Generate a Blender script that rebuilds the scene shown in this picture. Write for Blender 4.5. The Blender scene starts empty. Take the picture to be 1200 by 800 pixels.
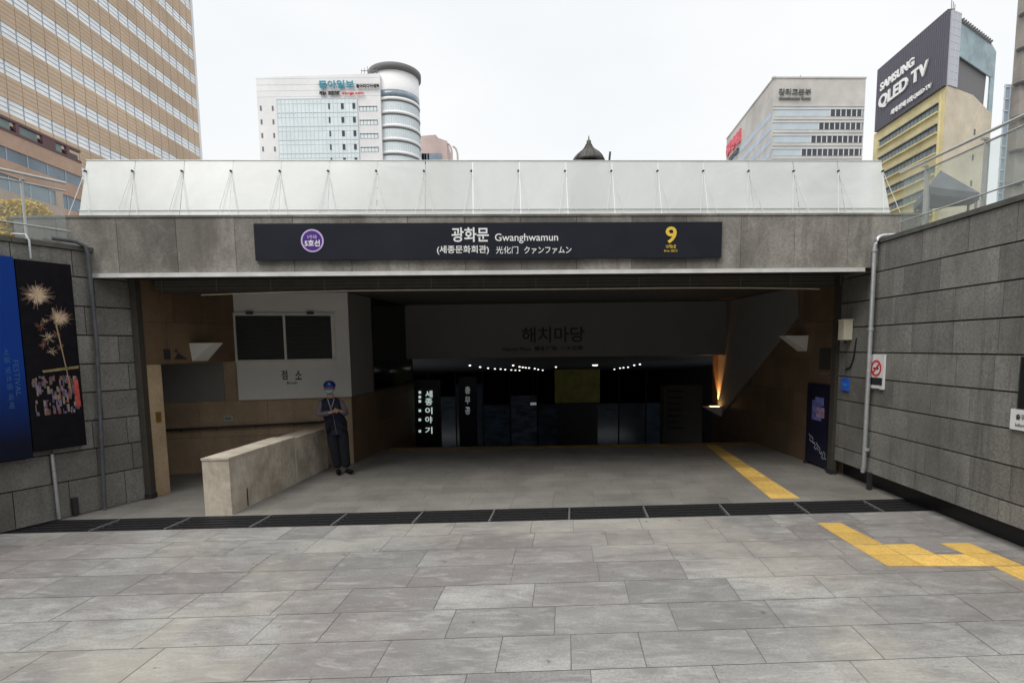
import bpy, bmesh, math, random
from mathutils import Vector, Matrix
random.seed(7)
R = math.radians
scene = bpy.context.scene
COL = scene.collection
# ------------------------------------------------------------ camera model
FPX, PX, PY, PITCH, ROLL, CZ = 640., 600., 470., math.atan(63/640), .0135, 2.25
def ray(px, py):
    x = (px-PX)/FPX; y = -(py-PY)/FPX
    c, s = math.cos(ROLL), math.sin(ROLL)
    x, y = x*c+y*s, -x*s+y*c
    return (x, math.cos(PITCH)+y*math.sin(PITCH), -math.sin(PITCH)+y*math.cos(PITCH))
def atz(px, py, z=0):
    r = ray(px, py); t = (z-CZ)/r[2]; return Vector((r[0]*t, r[1]*t, z))
def aty(px, py, y0, k=0.):
    r = ray(px, py); t = y0/(r[1]-k*r[0]); return Vector((r[0]*t, r[1]*t, CZ+r[2]*t))
def onpl(px, py, a, b):
    r = ray(px, py); dx, dy = b[0]-a[0], b[1]-a[1]
    t = (a[0]*dy-a[1]*dx)/(r[0]*dy-r[1]*dx); return Vector((r[0]*t, r[1]*t, CZ+r[2]*t))

# ------------------------------------------------------------ materials
MATS = {}
def newmat(name):
    m = bpy.data.materials.new(name); m.use_nodes = True
    nt = m.node_tree; b = nt.nodes['Principled BSDF']
    MATS[name] = m
    return m, nt, b
def N(nt, t, **kw):
    n = nt.nodes.new(t)
    for k, v in kw.items(): setattr(n, k, v)
    return n
def mixc(nt, fac, a, b, mode='MIX'):
    n = N(nt, 'ShaderNodeMix', data_type='RGBA', blend_type=mode)
    for i, v in ((0, fac), (6, a), (7, b)):
        if hasattr(v, 'links') or isinstance(v, bpy.types.NodeSocket): nt.links.new(v, n.inputs[i])
        else: n.inputs[i].default_value = v if i == 0 else (*v, 1)
    return n.outputs[2]
def noise(nt, scale, detail=4, stretch=None, rough=.6, W=None, dist=0.):
    tc = N(nt, 'ShaderNodeTexCoord'); o = tc.outputs['Object']
    if stretch:
        mp = N(nt, 'ShaderNodeMapping'); mp.inputs['Scale'].default_value = stretch
        nt.links.new(o, mp.inputs[0]); o = mp.outputs[0]
    n = N(nt, 'ShaderNodeTexNoise'); n.inputs['Scale'].default_value = scale
    n.inputs['Detail'].default_value = detail; n.inputs['Roughness'].default_value = rough
    n.inputs['Distortion'].default_value = dist
    if W is not None: n.noise_dimensions = '4D'; nt.links.new(W, n.inputs['W'])
    nt.links.new(o, n.inputs['Vector']); return n.outputs['Fac']
def ramp(nt, fac, p0, p1, c0=0., c1=1.):
    r = N(nt, 'ShaderNodeMapRange'); r.inputs['From Min'].default_value = p0; r.inputs['From Max'].default_value = p1
    r.inputs['To Min'].default_value = c0; r.inputs['To Max'].default_value = c1
    nt.links.new(fac, r.inputs['Value']); return r.outputs['Result']
def stone(name, c, tone=.3, c2=None, fine=.25, stain=None, stainc=(.05,.05,.045), rough=.75, bump=.15, finescale=60, blot=1.3, spec=.3, pertile=False, extra=(), bamp=(.8, 1.15)):
    m, nt, b = newmat(name)
    at = N(nt, 'ShaderNodeAttribute', attribute_name='tone')
    sep = N(nt, 'ShaderNodeSeparateColor'); nt.links.new(at.outputs['Color'], sep.inputs[0])
    c2 = c2 or tuple(v*.8 for v in c)
    col = mixc(nt, sep.outputs[1], c, c2)
    v = ramp(nt, sep.outputs[0], 0, 1, 1-tone, 1+tone*.6)
    col = mixc(nt, 1., col, v, 'MULTIPLY')
    nf = ramp(nt, noise(nt, finescale, 3), .3, .7, 1-fine, 1+fine)
    col = mixc(nt, 1., col, nf, 'MULTIPLY')
    W = None
    if pertile: W = ramp(nt, sep.outputs[0], 0, 1, 0, 31)
    nb = ramp(nt, noise(nt, blot, 5, None, .6, W), .3, .7, *bamp)
    col = mixc(nt, 1., col, nb, 'MULTIPLY')
    if stain:
        sf = ramp(nt, noise(nt, stain[0], 5, stain[1]), stain[2], stain[3], 0, stain[4])
        col = mixc(nt, sf, col, stainc)
    for sc, st, lo, hi, amt, ec, pt, di in extra:
        col = mixc(nt, ramp(nt, noise(nt, sc, 6, st, .65, W if pt else None, di), lo, hi, 0, amt), col, ec)
    nt.links.new(col, b.inputs['Base Color'])
    b.inputs['Roughness'].default_value = rough
    b.inputs['Specular IOR Level'].default_value = spec
    if bump:
        bp = N(nt, 'ShaderNodeBump'); bp.inputs['Strength'].default_value = bump; bp.inputs['Distance'].default_value = .01
        nt.links.new(noise(nt, finescale, 3), bp.inputs['Height']); nt.links.new(bp.outputs[0], b.inputs['Normal'])
    return m
def plain(name, c, rough=.5, metal=0., var=.12, scale=8, emit=None, es=1., spec=.5):
    m, nt, b = newmat(name)
    if var:
        v = ramp(nt, noise(nt, scale, 4), .3, .7, 1-var, 1+var)
        nt.links.new(mixc(nt, 1., c, v, 'MULTIPLY'), b.inputs['Base Color'])
    else: b.inputs['Base Color'].default_value = (*c, 1)
    b.inputs['Roughness'].default_value = rough; b.inputs['Metallic'].default_value = metal
    b.inputs['Specular IOR Level'].default_value = spec
    if emit: b.inputs['Emission Color'].default_value = (*emit, 1); b.inputs['Emission Strength'].default_value = es
    return m
def glassmat(name, tr, dif, difc, gl=.1, transl=.0, rough=.03, tint=(.93,.96,.95), var=0.):
    m, nt, b = newmat(name); nt.nodes.remove(b)
    out = nt.nodes['Material Output']
    T = N(nt, 'ShaderNodeBsdfTransparent'); T.inputs[0].default_value = (*tint, 1)
    D = N(nt, 'ShaderNodeBsdfDiffuse'); D.inputs[0].default_value = (*difc, 1)
    L = N(nt, 'ShaderNodeBsdfTranslucent'); L.inputs[0].default_value = (*difc, 1)
    G = N(nt, 'ShaderNodeBsdfGlossy'); G.inputs['Roughness'].default_value = rough
    m1 = N(nt, 'ShaderNodeMixShader'); m1.inputs[0].default_value = transl
    nt.links.new(D.outputs[0], m1.inputs[1]); nt.links.new(L.outputs[0], m1.inputs[2])
    m2 = N(nt, 'ShaderNodeMixShader'); m2.inputs[0].default_value = dif
    nt.links.new(T.outputs[0], m2.inputs[1]); nt.links.new(m1.outputs[0], m2.inputs[2])
    if var:
        at = N(nt, 'ShaderNodeAttribute', attribute_name='tone'); sp_ = N(nt, 'ShaderNodeSeparateColor'); nt.links.new(at.outputs['Color'], sp_.inputs[0])
        nt.links.new(ramp(nt, noise(nt, .8, 4, None, .6, None, .8), .3, .7, dif-var, dif+var), m2.inputs[0])
        cc_ = mixc(nt, ramp(nt, noise(nt, .55, 4, None, .6, None, 1.2), .48, .75, 0, .6), difc, tuple(v*.86 for v in difc))
        cc_ = mixc(nt, 1., cc_, ramp(nt, sp_.outputs[0], 0, 1, .93, 1.0), 'MULTIPLY')
        nt.links.new(cc_, D.inputs[0]); nt.links.new(cc_, L.inputs[0])
    m3 = N(nt, 'ShaderNodeMixShader'); m3.inputs[0].default_value = gl
    nt.links.new(m2.outputs[0], m3.inputs[1]); nt.links.new(G.outputs[0], m3.inputs[2])
    nt.links.new(m3.outputs[0], out.inputs[0]); return m

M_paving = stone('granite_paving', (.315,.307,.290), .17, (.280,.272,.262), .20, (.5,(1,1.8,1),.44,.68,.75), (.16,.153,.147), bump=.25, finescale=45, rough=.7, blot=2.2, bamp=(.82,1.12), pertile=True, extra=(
    (1.7, (1,2.6,1), .47, .62, .62, (.165,.157,.148), True, 1.5),      # smeared wear inside single slabs
    (.33, (1,1.4,1), .46, .58, .55, (.185,.160,.150), False, .6),       # brownish large patches
    (.42, (1,1,1), .50, .66, .50, (.40,.375,.31), False, .4),         # sandy pale patches
    (7., None, .655, .69, .7, (.09,.085,.08), False, .0),             # gum and spots
    (3., (1,4,1), .53, .68, .42, (.44,.43,.40), True, 1.0)))        # pale scuffs
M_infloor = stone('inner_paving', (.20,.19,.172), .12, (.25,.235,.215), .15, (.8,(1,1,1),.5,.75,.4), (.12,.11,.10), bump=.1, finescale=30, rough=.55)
M_joint = plain('joint_sand', (.115,.11,.105), .9, var=.2)
M_wall = stone('grey_granite', (.225,.22,.20), .22, (.205,.20,.185), .26, (1.2,(1,1,.35),.48,.72,.55), (.085,.08,.07), bump=.35, finescale=35, rough=.9, spec=.15, pertile=True, extra=(
    (2.2, (2.5,2.5,.16), .52, .72, .6, (.075,.07,.06), False, .3),    # water streaks across courses
    (1.5, None, .55, .72, .4, (.30,.29,.26), True, .6), (.6, None, .5, .7, .4, (.12,.115,.10), False, .3)))
M_walljoint = plain('dark_mortar', (.03,.03,.028), .95, var=.2)
M_fascia = stone('weathered_granite', (.315,.295,.265), .34, (.29,.28,.25), .22, (1.1,(1,1,.6),.42,.62,.7), (.10,.093,.082), bump=.2, finescale=28, rough=.8, blot=2.2, pertile=True, extra=(
    (2.6, (2.2,2.2,.3), .50, .72, .6, (.115,.10,.088), False, .3),
    (1.6, None, .54, .7, .5, (.40,.38,.345), True, .8), (3., (1,1,2.), .56, .72, .35, (.24,.17,.14), True, .5)))
M_cope = plain('dark_coping', (.09,.088,.08), .8, var=.25)
M_beige = stone('beige_marble', (.74,.665,.55), .05, None, .07, (1.6,(1,1,1),.42,.66,.7), (.25,.20,.15), bump=.05, finescale=20, rough=.5, extra=((4., (1,1,.5), .52, .7, .5, (.27,.21,.15), False, 1.),))
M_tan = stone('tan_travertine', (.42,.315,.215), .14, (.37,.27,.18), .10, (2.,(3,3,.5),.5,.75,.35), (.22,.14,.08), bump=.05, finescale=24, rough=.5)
M_tanshade = stone('shaded_brown_travertine', (.19,.128,.08), .16, (.155,.103,.063), .10, (2.,(3,3,.5),.5,.75,.35), (.11,.07,.04), bump=.05, finescale=24, rough=.5)  # browner copy of the tan stone, with the shade of dimmer walls in its colour
M_tanlit = stone('lit_travertine', (.46,.34,.22), .08, (.40,.29,.185), .10, (2.,(3,3,.5),.5,.75,.35), (.30,.21,.13), bump=.05, finescale=24, rough=.5)  # lighter copy of the tan stone, light on the pillar put into its colour
M_white = plain('white_paint', (.62,.605,.58), .7, var=.05, scale=1.5)
M_greyp = plain('grey_paint', (.19,.19,.18), .8, var=.06, scale=1.5)
M_ceil = plain('ceiling_paint', (.085,.08,.075), .85, var=.08)
M_dark = plain('dark_metal', (.035,.035,.037), .5, .3, var=.15)
M_post = plain('portal_bronze', (.075,.066,.055), .5, .3, var=.15)
M_black = plain('black_paint', (.012,.012,.014), .45, var=.1)
M_iron = plain('cast_iron', (.03,.03,.032), .6, .4, var=.3, scale=25)
M_steel = plain('steel', (.55,.56,.57), .35, .9, var=.1)
M_galv = plain('galvanised_pipe', (.50,.52,.53), .45, .6, var=.15, scale=20)
M_alu = plain('drip_aluminium', (.78,.77,.75), .4, .3, var=.15, scale=3)
M_sign = plain('sign_enamel', (.017,.019,.028), .55, var=.15, scale=2, spec=.2)
M_ink = plain('white_letter', (.85,.85,.85), .5, var=0)
M_yel = plain('yellow_letter', (.85,.58,.07), .5, var=0)
M_purple = plain('purple_enamel', (.085,.03,.24), .4, var=.05)
M_lilac = plain('lilac_ring', (.62,.52,.80), .4, var=0)
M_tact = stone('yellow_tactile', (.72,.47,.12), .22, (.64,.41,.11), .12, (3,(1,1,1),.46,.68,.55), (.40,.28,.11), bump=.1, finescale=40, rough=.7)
M_blackink = plain('black_letter', (.02,.02,.022), .6, var=0)
M_red = plain('red_letter', (.62,.04,.04), .5, var=0)
M_pink = plain('faded_red_sign', (.75,.13,.17), .5, var=.1)
M_teal = plain('teal_letter', (.05,.28,.36), .5, var=0)
M_blackglass = plain('black_glass', (.008,.01,.012), .08, var=0)
M_frost = glassmat('frosted_glass', .1, .78, (.95,.965,.95), .04, .55, .2, var=.10)
M_clear = glassmat('clear_glass', .9, .07, (.62,.68,.66), .045, .3, .02)
M_rail = plain('brushed_rail', (.46,.47,.45), .5, .4, var=.08)
M_beigebox = plain('ivory_plastic', (.68,.64,.50), .5, var=.06)
M_blue = plain('blue_plate', (.03,.13,.62), .5, var=.05)
M_bluepost = None

# ------------------------------------------------------------ mesh helpers
class MB:
    def __init__(s): s.v = []; s.f = []; s.m = []; s.t = []; s.cur = 0; s.tone = (.5, .5); s.smooth = []
    def add(s, vs, fs, sm=False):
        o = len(s.v); s.v += [Vector(v) for v in vs]
        for f in fs:
            s.f.append([i+o for i in f]); s.m.append(s.cur); s.t.append(s.tone); s.smooth.append(sm)
        return s
    def quad(s, a, b, c, d): return s.add([a, b, c, d], [(0, 1, 2, 3)])
    def box8(s, p): # p: bottom 4 ccw, top 4
        return s.add(p, [(3,2,1,0), (4,5,6,7), (0,1,5,4), (1,2,6,5), (2,3,7,6), (3,0,4,7)])
    def box(s, x0, x1, y0, y1, z0, z1):
        return s.box8([(x0,y0,z0),(x1,y0,z0),(x1,y1,z0),(x0,y1,z0),(x0,y0,z1),(x1,y0,z1),(x1,y1,z1),(x0,y1,z1)])
    def fbox(s, F, u0, u1, w0, w1, z0, z1):   # box in a vertical frame
        P = [F(u0,w0,z0),F(u1,w0,z0),F(u1,w1,z0),F(u0,w1,z0),F(u0,w0,z1),F(u1,w0,z1),F(u1,w1,z1),F(u0,w1,z1)]
        return s.box8(P)
    def prism(s, poly, off):                 # planar polygon pts + offset vector
        n = len(poly); off = Vector(off); a = [Vector(p) for p in poly]; b = [p+off for p in a]
        return s.add(a+b, [tuple(range(n))[::-1], tuple(range(n, 2*n))] + [(i, (i+1) % n, (i+1) % n+n, i+n) for i in range(n)])
    def tube(s, pts, r, n=10, cap=True):
        pts = [Vector(p) for p in pts]; rr = r if isinstance(r, (list, tuple)) else [r]*len(pts)
        vs = []; up = Vector((0, 0, 1))
        for i, p in enumerate(pts):
            d = (pts[min(i+1, len(pts)-1)]-pts[max(i-1, 0)]).normalized()
            a = d.cross(up if abs(d.z) < .95 else Vector((1, 0, 0))).normalized(); b = d.cross(a)
            vs += [p+(a*math.cos(2*math.pi*k/n)+b*math.sin(2*math.pi*k/n))*rr[i] for k in range(n)]
        fs = []
        for i in range(len(pts)-1):
            for k in range(n): fs.append((i*n+k, i*n+(k+1) % n, (i+1)*n+(k+1) % n, (i+1)*n+k))
        s.add(vs, fs, True)
        if cap: s.add(vs[:n], [tuple(range(n))]); s.add(vs[-n:], [tuple(range(n))[::-1]])
        return s
    def lathe(s, c, prof, n=32, a0=0., a1=2*math.pi, sm=True):
        full = abs(a1-a0-2*math.pi) < 1e-6; m = n if full else n+1
        vs = []
        for r, z in prof:
            for k in range(m):
                a = a0+(a1-a0)*k/n; vs.append((c[0]+r*math.cos(a), c[1]+r*math.sin(a), c[2]+z))
        fs = []
        for i in range(len(prof)-1):
            for k in range(n): fs.append((i*m+k, i*m+(k+1) % m, (i+1)*m+(k+1) % m, (i+1)*m+k))
        return s.add(vs, fs, sm)
    def build(s, name, mats, parent=None, kind=None, fixn=True):
        mats = mats if isinstance(mats, (list, tuple)) else [mats]
        org = Vector((0, 0, 0))
        if parent is not None:
            p = parent
            while p is not None: org += p.location; p = p.parent
        else:
            xs = [v.x for v in s.v]; ys = [v.y for v in s.v]; zs = [v.z for v in s.v]
            org = Vector(((min(xs)+max(xs))/2, (min(ys)+max(ys))/2, min(zs)))
        me = bpy.data.meshes.new(name); me.from_pydata([v-org for v in s.v], [], s.f)
        for m in mats: me.materials.append(m)
        for p, mi, sm in zip(me.polygons, s.m, s.smooth): p.material_index = mi; p.use_smooth = sm
        ca = me.color_attributes.new('tone', 'FLOAT_COLOR', 'CORNER')
        for p, t in zip(me.polygons, s.t):
            for li in p.loop_indices: ca.data[li].color = (t[0], t[1], 0, 1)
        if fixn and len(s.f) < 60000:
            bm = bmesh.new(); bm.from_mesh(me); bmesh.ops.recalc_face_normals(bm, faces=bm.faces); bm.to_mesh(me); bm.free()
        o = bpy.data.objects.new(name, me); COL.objects.link(o)
        if parent is not None: o.parent = parent
        else: o.location = org
        if kind: o['kind'] = kind
        return o
def tag(o, label=None, cat=None, group=None):
    if label: o['label'] = label
    if cat: o['category'] = cat
    if group: o['group'] = group
    return o
def thing(name, loc, label, cat, group=None):
    o = bpy.data.objects.new(name, None); COL.objects.link(o); o.location = Vector(loc); o.empty_display_size = .2
    return tag(o, label, cat, group)
def frame(a, b):
    """vertical frame: u along a->b, w outward to the right-hand normal, z up"""
    a = Vector((a[0], a[1], 0)); b = Vector((b[0], b[1], 0)); u = (b-a).normalized(); w = Vector((u.y, -u.x, 0))
    f = lambda uu, ww, zz: a+u*uu+w*ww+Vector((0, 0, zz))
    f.a = a; f.u = u; f.w = w; f.L = (b-a).length
    f.to = lambda p: ((Vector((p[0], p[1], 0))-a).dot(u), p[2])
    return f
def courses(mb, F, u0, u1, zs, w0, w1, bw, gap=.006, vg=1., jit=.12, mat=0):
    """block courses: boxes w0..w1 proud, zs list of course z boundaries"""
    mb.cur = mat
    for i in range(len(zs)-1):
        u = u0-random.random()*bw
        while u < u1:
            l = bw*random.choice((1, 1, 1, .75, 1.2))*(1+random.uniform(-jit, jit))
            a, b = max(u, u0), min(u+l, u1)
            if b-a > .02:
                mb.tone = (random.random(), random.random())
                pr = random.uniform(-.0015, .0015)
                mb.fbox(F, a+gap/2, b-gap/2, w0, w1+pr, zs[i]+gap*vg/2, zs[i+1]-gap*vg/2)
            u += l
    mb.tone = (.5, .5)
_fonts = None
def text(s, width, P0, ux, name, mat, parent, bold=0., depth=.004, height=None, uz=(0, 0, 1), align='C', shear=0.):
    cu = bpy.data.curves.new('t', 'FONT'); cu.body = s; cu.size = 1.; cu.extrude = 0; cu.offset = bold; cu.resolution_u = 3; cu.shear = shear
    o = bpy.data.objects.new('t', cu); COL.objects.link(o)
    dg = bpy.context.evaluated_depsgraph_get(); me = bpy.data.meshes.new_from_object(o.evaluated_get(dg))
    bpy.data.objects.remove(o); bpy.data.curves.remove(cu)
    vs = [v.co.copy() for v in me.vertices]
    fs = [tuple(p.vertices) for p in me.polygons]
    if not vs: return None
    x0 = min(v.x for v in vs); x1 = max(v.x for v in vs); y0 = min(v.y for v in vs); y1 = max(v.y for v in vs)
    sx = width/(x1-x0); sy = sx if height is None else height/(y1-y0)
    ux = Vector(ux).normalized(); uz = Vector(uz).normalized(); nrm = ux.cross(uz)
    ox = {'C': -(x0+x1)/2, 'L': -x0}[align]
    P0 = Vector(P0)
    pts = [P0+ux*((v.x+ox)*sx)+uz*((v.y-(y0+y1)/2)*sy) for v in vs]
    # extrude to a thin solid
    ec = {}
    for f in fs:
        for i in range(len(f)):
            e = (f[i], f[(i+1) % len(f)]); ec[e] = ec.get(e, 0)+1
    n = len(pts); mb = MB()
    V = pts+[p+nrm*depth for p in pts]
    FF = [f for f in fs]+[tuple(i+n for i in f[::-1]) for f in fs]
    for (a, b) in list(ec):
        if (b, a) not in ec: FF.append((a, b, b+n, a+n))
    mb.add(V, FF); bpy.data.meshes.remove(me)
    return mb.build(name, mat, parent)

# ------------------------------------------------------------ planes of the place
LW = frame((-6.49, 6.71), (-5.64, 8.32))       # left wall, w points into the court
RW = frame((5.62, 9.30), (5.485, 5.69))        # right wall (runs towards the camera), w points into the court
KF = .042
FA = frame((-6.9, 8.10-6.9*KF), (6.2, 8.10+6.2*KF))   # fascia front, w towards the camera
def fas(px, py, back=0.): return aty(px, py, 8.10+back, KF)
WTOP = 3.70

# ------------------------------------------------------------ ground sheets
def tiles_floor(name, x0, x1, yfun, rows, tw, th, shear, mat, gap=.006, kx=0., keep=None):
    mb = MB()
    for r in range(rows[0], rows[1]):
        u = x0-random.random()*tw
        while u < x1:
            l = tw*random.choice((1, 1, 1, 1, .62, 1.15))
            a, b = u+gap/2, u+l-gap/2; q0, q1 = r*th+gap/2, (r+1)*th-gap/2
            def pt(x, q):
                y = yfun+q; return Vector((x+shear*q, y+kx*(x+shear*q), 0))
            j_ = lambda: random.uniform(-.0015, .0015)
            P = [pt(a+j_(), q0+j_()), pt(b+j_(), q0+j_()), pt(b+j_(), q1+j_()), pt(a+j_(), q1+j_())]
            if keep is None or keep(sum((p for p in P), Vector())/4):
                mb.tone = (random.uniform(.45, .9), random.random()**1.5*.7) if random.random() < .82 else (random.uniform(-1.1, .2), 1)
                mb.quad(*P)
            u += l
    o = mb.build(name, [mat], kind='structure', fixn=False)
    return o
# court in front of the grate line
cf = tiles_floor('court_paving', -17, 7.2, 6.93, (-46, 0), .86, .475, .10, M_paving, kx=.036)
b = MB(); b.box8([(-17.5,-16,-.20),(8,-16,-.20),(8,7.2,-.20),(-17.5,6.35,-.20),(-17.5,-16,-.004),(8,-16,-.004),(8,7.2,-.004),(-17.5,6.35,-.004)])
b.build('court_subfloor', M_joint, kind='structure')
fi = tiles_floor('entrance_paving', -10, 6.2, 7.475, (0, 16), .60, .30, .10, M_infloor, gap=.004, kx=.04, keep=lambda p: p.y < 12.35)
b = MB(); b.box8([(-10,7.10,-.20),(6.3,7.74,-.20),(6.3,12.36,-.20),(-10,12.36,-.20),(-10,7.10,-.004),(6.3,7.74,-.004),(6.3,12.36,-.004),(-10,12.36,-.004)])
b.build('entrance_subfloor', M_joint, kind='structure')
# drain channel bottom
b = MB(); b.box8([(-17,6.3,-.42),(7,7.15,-.42),(7,7.8,-.42),(-17,6.85,-.42),(-17,6.3,-.30),(7,7.15,-.30),(7,7.8,-.30),(-17,6.85,-.30)])
b.build('drain_channel', M_black, kind='structure')
# street level plaza around the sunken court, one sheet with a court-shaped hole
M_plaza = stone('plaza_paving', (.30,.30,.29), .1, None, .1, bump=0, finescale=5)
zp = 3.66
b = MB(); Rg = 1600
lw0 = LW(-26, -.35, 0); lw1 = LW(0.9, -.35, 0); rw1 = RW(.9, -.4, 0); rw0 = RW(21, -.4, 0)
inner = [(lw0.x, lw0.y, zp), (rw0.x, lw0.y, zp), (rw0.x, rw0.y, zp), (rw1.x, rw1.y, zp), (rw1.x+.6, 15, zp), (-9.5, 15, zp), (-9.5, lw1.y, zp), (lw1.x, lw1.y, zp)]
outer = [(-Rg, -Rg, zp), (Rg, -Rg, zp), (Rg, rw0.y, zp), (Rg, rw1.y, zp), (Rg, Rg, zp), (-Rg, Rg, zp), (-Rg, lw1.y, zp), (-Rg, lw1.y-.5, zp)]
for i in range(8):
    j = (i+1) % 8; b.quad(outer[i], outer[j], inner[j], inner[i])
g = b.build('ground', M_plaza, kind='structure', fixn=False)

# ------------------------------------------------------------ retaining walls
zc = [-.02+.4*i+.1 for i in range(0, 10)]   # .08 ...
def wall_thing(F, u0, u1, label, ztop, base, faces):
    t = thing('retaining_wall', F((u0+u1)/2, -.2, 0), label, 'wall', 'granite retaining walls of the sunken court')
    b = MB(); b.fbox(F, u0, u1, -.40, -.10 if base else -.03, -.02, ztop-.06); b.build('backing', M_walljoint, t)
    b = MB(); z0 = .25 if base else .0
    zs = [z0]+[z for z in [.5+.4*i for i in range(8)] if z > z0]+[ztop-.06]
    courses(b, F, u0, u1, zs, -.03 if not base else -.10, .0 if not base else .085, .68, .009, 1.9)
    b.build('granite_cladding', M_wall, t)
    b = MB()
    u = u0
    while u < u1:
        b.tone = (random.random(), random.random()); b.fbox(F, u+.003, min(u+1.2, u1)-.003, -.42, .11 if base else .03, ztop-.06, ztop); u += 1.2
    b.build('coping', M_cope, t)
    return t
tL = wall_thing(LW, -26, LW.L+.02, 'left granite wall carrying the blue and firework advertising panels', WTOP+.02, False, None)
tR = wall_thing(RW, -.05, 21, 'right granite wall with pale pipe, floating above a dark base recess', WTOP+.08, True, None)
b = MB(); b.fbox(RW, -.05, 21, -.10, -.095+.004, 0, .25); o = b.build('base_recess', M_black, tR)
for u in (1.05,):   # little stub post under the cladding
    b = MB(); b.fbox(RW, u, u+.07, .09, .13, 0, .27); b.build('stub_post', M_dark, tR)
# closing wall behind the viewer
b = MB(); b.box(-21, 8, -16.6, -16.2, -.2, zp-.01); tag(b.build('retaining_wall', M_wall), 'far granite end wall of the sunken court', 'wall', 'granite retaining walls of the sunken court')

# ------------------------------------------------------------ entrance canopy (fascia)
zf0, zf1 = fas(600, 317).z, fas(600, 251).z
tc = thing('entrance_canopy', FA(FA.L/2, -.5, zf0), 'long weathered granite canopy beam over the underground entrance', 'canopy')
b = MB(); b.fbox(FA, .02, FA.L-.02, -.55, -.03, zf0, zf1-.02); b.build('beam', M_walljoint, tc)
b = MB(); uu = FA.to(fas(67, 280))[0]-.81; edges = []
while uu < FA.L+.8: edges.append(uu); uu += .812
for i in range(len(edges)-1):
    a, c = max(edges[i], 0), min(edges[i+1], FA.L)
    if c-a < .03: continue
    b.tone = (random.random(), random.random())
    b.fbox(FA, a+.003, c-.003, -.04, random.uniform(-.001, .001), zf0+.002, zf1-.03)
b.tone = (.35, .6); b.fbox(FA, -.01, FA.L+.01, -.56, .012, zf1-.03, zf1)
b.build('granite_cladding', M_fascia, tc)
b = MB(); ul = FA.to(fas(98, 320))[0]; ur = FA.to(fas(1012, 316))[0]
b.fbox(FA, ul, ur, -.05, .035, zf0-.045, zf0+.0); b.fbox(FA, ul, ur, .02, .04, zf0-.06, zf0-.045)
b.build('drip_edge', M_alu, tc)
b = MB(); b.fbox(FA, ul, ur, -.55, -.05, zf0-.03, zf0-.004); b.build('soffit', M_dark, tc)
# roof slab over the entrance hall
b = MB(); b.box8([(-9.4,8.2,3.36),(6.3,8.86,3.36),(6.3,15.2,3.36),(-9.4,15.2,3.36),(-9.4,8.2,zp+.3),(6.3,8.86,zp+.3),(6.3,15.2,zp+.3),(-9.4,15.2,zp+.3)]); tag(b.build('roof_slab', M_ceil), 'painted concrete ceiling slab over the entrance hall', 'ceiling')

# shutter housing and trim rail under the canopy
t = thing('shutter_housing', FA(FA.L/2, -.8, 3.12), 'dark brown shutter housing slung under the canopy across the opening', 'shutter')
b = MB(); b.fbox(FA, ul+.6, ur-.05, -.98, -.62, 3.17, 3.355); b.build('casing', M_post, t)
b = MB()
for i in range(14):
    u = ul+.7+i*.82; b.fbox(FA, u, u+.015, -.62, -.612, 3.17, 3.355)
for z in (3.215, 3.27, 3.315): b.fbox(FA, ul+.6, ur-.05, -.62, -.614, z, z+.008)
b.build('ribs', plain('bronze_rib', (.16,.145,.12), .5, .3), t)
b = MB(); pts = []
for i in range(25):
    s = i/24; p = FA(ul+1.3+(ur-ul-1.6)*s, -.6, 3.165-.05*(2*s-1)**2*1.0+.01*math.sin(9*s)); pts.append(p)
b.tube(pts, .012, 6); b.build('trim_rail', plain('trim_cream', (.62,.56,.46), .4, .3), t)

M_strut = plain('pale_strut', (.72,.73,.73), .5, .0)
# balustrade of frosted glass on the canopy
tb = thing('glass_balustrade', FA(FA.L/2, -.1, zf1), 'long frosted glass balustrade leaning back on top of the canopy', 'balustrade')
zt = fas(600, 187, .25).z; lean = .25
uL0, uR0 = FA.to(fas(88, 250))[0], FA.to(fas(1047, 250))[0]
def gb(u, s, off=0.): return FA(u, -.06-lean*s+off, zf1+.002+(zt-zf1)*s)
npan = 17; pw = (uR0-uL0)/npan; joints = [uL0+pw*i for i in range(npan+1)]
for i in range(npan):
    a, c = joints[i]+.006, joints[i+1]-.006
    b = MB(); b.tone = (random.random(), .5); P = [gb(a, 0), gb(c, 0), gb(c, 1), gb(a, 1)]
    b.prism(P, FA.w*-.012); b.build('glass_panel', M_frost, tb)
b = MB(); b.tube([gb(uL0, 1, -.006), gb(uR0, 1, -.006)], .012, 8); b.build('top_rail', M_rail, tb)
b = MB(); b.tube([gb(uL0, .1, .012), gb(uR0, .1, .012)], .006, 8); b.build('lower_rail', M_rail, tb)
for i in range(npan+1):
    u = joints[i]-(.02 if i else -.02)
    b = MB(); c0 = gb(u, .80, .004); b.tube([c0, c0+FA.w*.025], .016, 10); b.build('bolt', M_dark, tb)
    b = MB(); top = gb(u, .80, .018)
    b.tube([top, gb(u-.12, 0, .05)], .004, 6); b.tube([top, gb(u+.15, 0, .03)], .004, 6); b.build('strut', M_strut, tb)

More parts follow.
